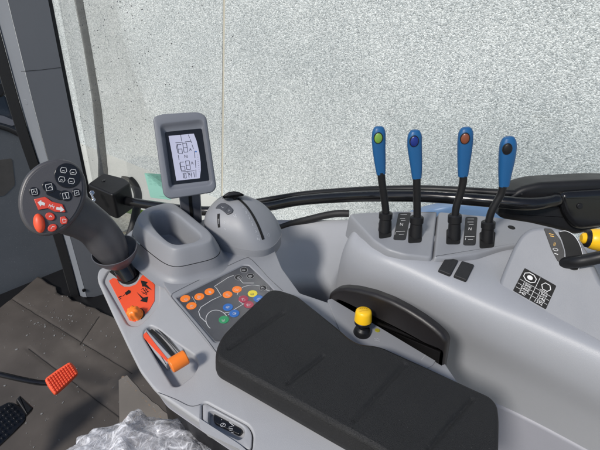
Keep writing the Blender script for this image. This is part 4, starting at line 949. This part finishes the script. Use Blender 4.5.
for a in ([(188.2, 134.6), (189.6, 138)], [(190, 139), (191.6, 143)], [(192, 144.5), (193.4, 149)], [(194.2, 151), (195, 158)], [(195.2, 160), (195.8, 168)], [(195.8, 169.5), (196, 177)]): k.line(a, W)
for a in ([(177, 144), (176.6, 147.5), (177.8, 153)], [(178.2, 155), (179, 160)], [(179.6, 163), (181, 170)]): k.line(a, W)
ux_, uy_ = V((1, -.085)), V((.16, 1))
def seg(ch, u, v, w_, h_):
    S = {'8': 'abcdefg', '6': 'acdefg', 'b': 'cdefg', '0': 'abcdef', '1': 'bc', '7': 'abc', '4': 'bcfg'}[ch]
    pt = {'a': ((0, 0), (1, 0)), 'b': ((1, 0), (1, .5)), 'c': ((1, .5), (1, 1)), 'd': ((0, 1), (1, 1)), 'e': ((0, .5), (0, 1)), 'f': ((0, 0), (0, .5)), 'g': ((0, .5), (1, .5))}
    for s in S:
        k.line([tuple(V((u, v)) + ux_*((x-.5)*w_) + uy_*((y-.5)*h_)) for x, y in pt[s]], W*1.05)
seg('6', 179.9, 149, 3.8, 9); seg('8', 185.2, 147.6, 3.8, 9); seg('6', 182.6, 166.4, 3.8, 8.6); seg('8', 188, 165.2, 3.8, 8.6)
for i, ch in enumerate('10741'): seg(ch, 182.4+i*2.7, 175.8-i*.25, 1.8, 5)
for tx, u, v, s in (('A', 190.4, 149.6, 3.8), ('N', 185.9, 156.6, 4.4), ('R', 192.4, 163.2, 4)): k.text(tx, u, v, (s, -.085*s), (-.16*s, -s))
k.line([(181, 171.9), (194.6, 170.7)], W); k.build('readout', M['lcdink'], ld)
k = Ink(lc, .0006)
for i in range(9): k.line([(197+i*.22, 155+i*2.1), (198+i*.2, 155+i*2.1)], .0005)
k.build('side_scale', M['panel'], ld)
k = Ink(lc, .0007); k.poly(ell(195.9, 151.6, .8, .7)); k.build('blue_dot', M['bluebtn'], ld)
a, b = P(192, 222, .705), mp.at(189, 185, -.03)
m = MB(); fw = mp.n; sx = mp.ax
pc = [a + V((0, 0, -.004)), a + (b-a)*.5, b]
m.loft([[p + sx*x + mp.n*y for x, y in ((-.020, -.008), (.020, -.008), (.022, -.003), (.020, .006), (-.020, .006), (-.022, -.003))] for p in pc], True, True, True); m.build('post', M['darkgrey'], tm, 30)
m = MB(); m.loft([[p + sx*x + mp.n*y for x, y in ((-.003, .004), (.004, .004), (.004, .0072), (-.003, .0072))] for p in pc], True, True, True); m.build('cable_slot', M['hole'], tm, 30)

# ------------------------------------------------------------------ floor covering, pedals, bag
cz_ = Z(.012)
cb = [(-80, 350), (-40, 330), (0, 309), (18, 295), (38, 277.5), (42, 279), (48, 284), (56, 287.5), (57, 293), (61, 295.5), (68, 296.5), (72, 301), (80, 302.5), (87, 307), (95, 308.5), (101, 313), (112, 317.5), (126, 327), (220, 400), (220, 560), (-80, 560)]
tcb = thing('floor_cardboard', cz_.at(60, 340), 'large dark dirty sheet of cardboard with a torn edge covering the cab floor', 'cardboard')
p2 = ccw([cz_.two(*p) for p in cb])
bm = bmesh.new(); vs = [bm.verts.new(cz_.three(x, y)) for x, y in p2]; es = [bm.edges.new((vs[i-1], vs[i])) for i in range(len(vs))]
bmesh.ops.triangle_fill(bm, use_beauty=True, use_dissolve=False, edges=es)
for it in range(7):
    le = [e for e in bm.edges if e.calc_length() > .012]
    if not le: break
    bmesh.ops.subdivide_edges(bm, edges=le, cuts=1); bmesh.ops.triangulate(bm, faces=[f for f in bm.faces if len(f.verts) > 3])
    bmesh.ops.beautify_fill(bm, faces=bm.faces[:], edges=[e for e in bm.edges if not e.is_boundary])
FOLD = [((12, 300), (132, 374)), ((28, 349), (125, 422)), ((99, 317), (80, 345))]
FO = [(V(cz_.two(*a)), V(cz_.two(*b))) for a, b in FOLD]
for v in bm.verts:
    x = V(cz_.two(300, 225)) if False else V(((v.co-cz_.o).dot(cz_.ax), (v.co-cz_.o).dot(cz_.ay)))
    h = .0022*noise.noise(V((x.x*3, x.y*3, 0))) + .0006*noise.noise(V((x.x*17, x.y*17, 5)))
    for a, b in FO:
        ab = b-a; t = (x-a).dot(ab)/ab.length_squared; tcl = max(0, min(1, t)); dd = (x-(a+ab*tcl)).length
        h -= .0022*math.exp(-(dd/.005)**2); h += .0005*math.exp(-((dd-.02)/.014)**2)
    v.co.z += h + .004
bm.verts.index_update(); m = MB(); m.add([v.co.copy() for v in bm.verts], [tuple(v.index for v in f.verts) for f in bm.faces]); bm.free()
ctree = m.tree(); o = m.build('sheet', M['card'], tcb, 60); md = o.modifiers.new('thickness', 'SOLIDIFY'); md.thickness = .004; md.offset = -1
k = Ink(ctree, .0016)
for a, b in FOLD:
    n_ = 26; pts = [(a[0]+(b[0]-a[0])*i/n_ + random.uniform(-.25, .25), a[1]+(b[1]-a[1])*i/n_ + random.uniform(-.25, .25)) for i in range(n_+1)]
    k.line(pts, .0026)
k.build('fold_line', mat('dirty_crease', (.020, .017, .015), .8), tcb)
fk = MB(); rf = random.Random(5)
for i in range(170):
    if rf.random() < .6: u, v = rf.gauss(52, 22), rf.gauss(318, 17)
    else: u, v = rf.uniform(0, 125), rf.uniform(300, 448)
    loc, n, ix, t = ctree.ray_cast(CAM, ray(u, v).normalized())
    if loc is None or t > 3: continue
    n = n if n.z > 0 else -n; pl = Pl(loc, n); a0 = rf.uniform(0, 6.3); L = rf.choice((.0012, .0016, .002, .003, .0042))*rf.uniform(.6, 1.3); Wd = L*rf.uniform(.25, .8)
    pts = []
    for j in range(6):
        aa = j/6*6.283; x, y = L*math.cos(aa)*rf.uniform(.6, 1.2), Wd*math.sin(aa)*rf.uniform(.6, 1.2)
        pts.append((x*math.cos(a0)-y*math.sin(a0), x*math.sin(a0)+y*math.cos(a0)))
    fk.plate(pl, pts, .0003, .0016, 0, two=True)
tag(fk.build('debris', mat('pale_chips', (.21, .21, .205), .6, mott=.6, ms=200), None, flat=True), kind='stuff')
cfl = Pl(PD(140, 400, 1.02), V((-.55, -.35, .75)))
tfl = thing('cardboard_flap', cfl.at(140, 410), 'smaller torn piece of brown cardboard standing up beside the console', 'cardboard')
fpx = [(118.5, 380), (122, 377.5), (127, 375), (132, 381), (137, 386), (141, 391.5), (147, 396), (152, 401.5), (158, 405), (163, 410.5), (168, 414), (173, 422), (190, 460), (120, 470)]
m = MB(); m.plate(cfl, fpx, -.004, 0, .0008); m.build('sheet', M['card'], tfl, 30)
m = MB(); m.tube([cfl.at(u+random.uniform(-.4, .4), v+random.uniform(-.5, .5), -.002) for u, v in [(122+i*.85, 377-2+i*.92 if i > 5 else 377.5-i*.3) for i in range(0, 56)]], [random.uniform(.0012, .0028) for _ in range(56)], 6); m.build('torn_edge', mat('kraft_edge', (.17, .125, .09), .8, mott=.3, ms=80), tfl, 20)

# orange pedal
pdn = (-ray(60, 377).normalized() + V((0, 0, .15)))
pd = Pl(PD(61, 378, 1.20), pdn)
tp1 = thing('orange_pedal', pd.at(61, 395, -.06), 'ribbed orange red rubber pedal on a thin black arm above the cardboard floor', 'pedal')
PQ = [(44.3, 379), (70.2, 361.3), (78.4, 373.5), (55, 395.5)]
def pq(a, b): return tuple((PQ[0][i]*(1-a)+PQ[1][i]*a)*(1-b) + (PQ[3][i]*(1-a)+PQ[2][i]*a)*b for i in (0, 1))
m = MB(); m.plate(pd, [pq(0, 0), pq(.5, -.03), pq(1, 0), pq(1.03, .5), pq(1, 1), pq(.5, 1.03), pq(0, 1), pq(-.03, .5)], -.016, 0, .005, rnd=.008, steps=5, flare=.001)
for i in range(10):
    a = .07+i*.0955
    for j in range(6):
        b = .06+j*.15; m.plate(pd, [pq(a-.034, b), pq(a+.034, b), pq(a+.034, b+.135), pq(a-.034, b+.135)], -.001, .0036, .0014, rnd=.0015, steps=3)
m.build('pad', M['pedal'], tp1, 40)
m = MB(); m.tube(cr([PD(48, 383, 1.215), PD(38, 382.5, 1.21), PD(20, 379, 1.20), PD(0, 374.5, 1.19), PD(-30, 369, 1.18)], 5), .0075, 14); m.build('arm', M['gloss'], tp1)
# black treadle
def inside(p, poly):
    c = False
    for i in range(len(poly)):
        a, b = poly[i-1], poly[i]
        if (a[1] > p[1]) != (b[1] > p[1]) and p[0] < (b[0]-a[0])*(p[1]-a[1])/(b[1]-a[1])+a[0]: c = not c
    return c
TRP = [(-40, 427), (0, 408.5), (8.5, 404), (13.5, 405), (22, 410), (24.5, 414.5), (23.5, 420), (12, 431), (-2, 443), (-30, 465)]
kb_ = Pl(PD(8, 425, 1.10), -ray(8, 425).normalized() + V((.1, 0, .25)))
tp2 = thing('foot_pedal', kb_.at(8, 440, -.05), 'black studded treadle pedal at the lower left corner of the cab floor', 'pedal')
m = MB(); m.plate(kb_, [(-40, 425), (0, 406), (9, 401.5), (14, 402.5), (24, 408), (27, 414), (26, 421), (14, 433), (0, 446), (-30, 470)], -.018, 0, .004, rnd=.006, steps=4)
for i in range(11):
    for j in range(-2, 8):
        u, v = 10+i*-4.6+j*3.0, 405.5+i*3.4+j*3.2
        if inside((u, v), TRP): m.plate(kb_, ell(u, v, 1.5, 1.2, 35, 10), -.001, .004, .0012, steps=3)
m.build('tread_plate', M['gloss'], tp2, 50)
m = MB(); m.plate(kb_, [(16, 400.5), (20, 396), (33.5, 408.5), (31, 411.5), (26.5, 416)], -.02, .010, .004, rnd=.003); m.build('toe_stop', M['black'], tp2)

# clear plastic bag: thin crumpled film with flat facets and sharp folds
def bag_film(scale, seed, name, par):
    bm = bmesh.new(); bmesh.ops.create_icosphere(bm, subdivisions=6, radius=1)
    bc = PD(148, 464, .78)
    cells = random.Random(seed)
    planes = []
    for _ in range(150):
        d = V((cells.gauss(0, 1), cells.gauss(0, 1), cells.gauss(0, 1))).normalized(); planes.append((d, cells.uniform(.84, 1.0)))
    folds = []
    for _ in range(13):
        d = V((cells.gauss(0, 1), cells.gauss(0, 1), cells.gauss(0, 1))).normalized(); f = cells.uniform(1.4, 5.0); folds.append((d, f, cells.random(), .12/f))
    tri = lambda t: abs((t % 1.0)*2-1)
    for v in bm.verts:
        d = v.co.normalized(); dw = d + noise.noise_vector(d*2.2 + V((seed, 0, 0)))*.10
        r = min([h/max(1e-3, d.dot(n)) for n, h in planes if d.dot(n) > .25]+[1.12])       # flat facets meeting in sharp folds
        for n, f, ph, am in folds:
            m_ = .5+.5*noise.noise(d*2.5 + n*5); r += am*(tri(dw.dot(n)*f + ph)-.5)*m_*2
        x, y, z = d.x*r*scale, d.y*r*scale, d.z*r*scale
        peak = math.exp(-((d.x+.20)/.12)**2)*max(0, d.y)
        v.co = bc + RGT*(x*.175) + UP*(y*.070 + peak*.024 + .010*math.exp(-((d.x-.3)/.3)**2)*max(0, d.y)) - FWD*(z*.10)
    bm.verts.index_update(); m = MB(); m.add([v.co.copy() for v in bm.verts], [tuple(v.index for v in f.verts) for f in bm.faces]); bm.free()
    return m.build(name, M['film'], par, 10)
tbg = bag_film(1.0, 3, 'plastic_bag', None); tag(tbg, 'crumpled clear plastic bag lying at the bottom of the picture below the console', 'bag')
bag_film(.86, 11, 'inner_fold', tbg)
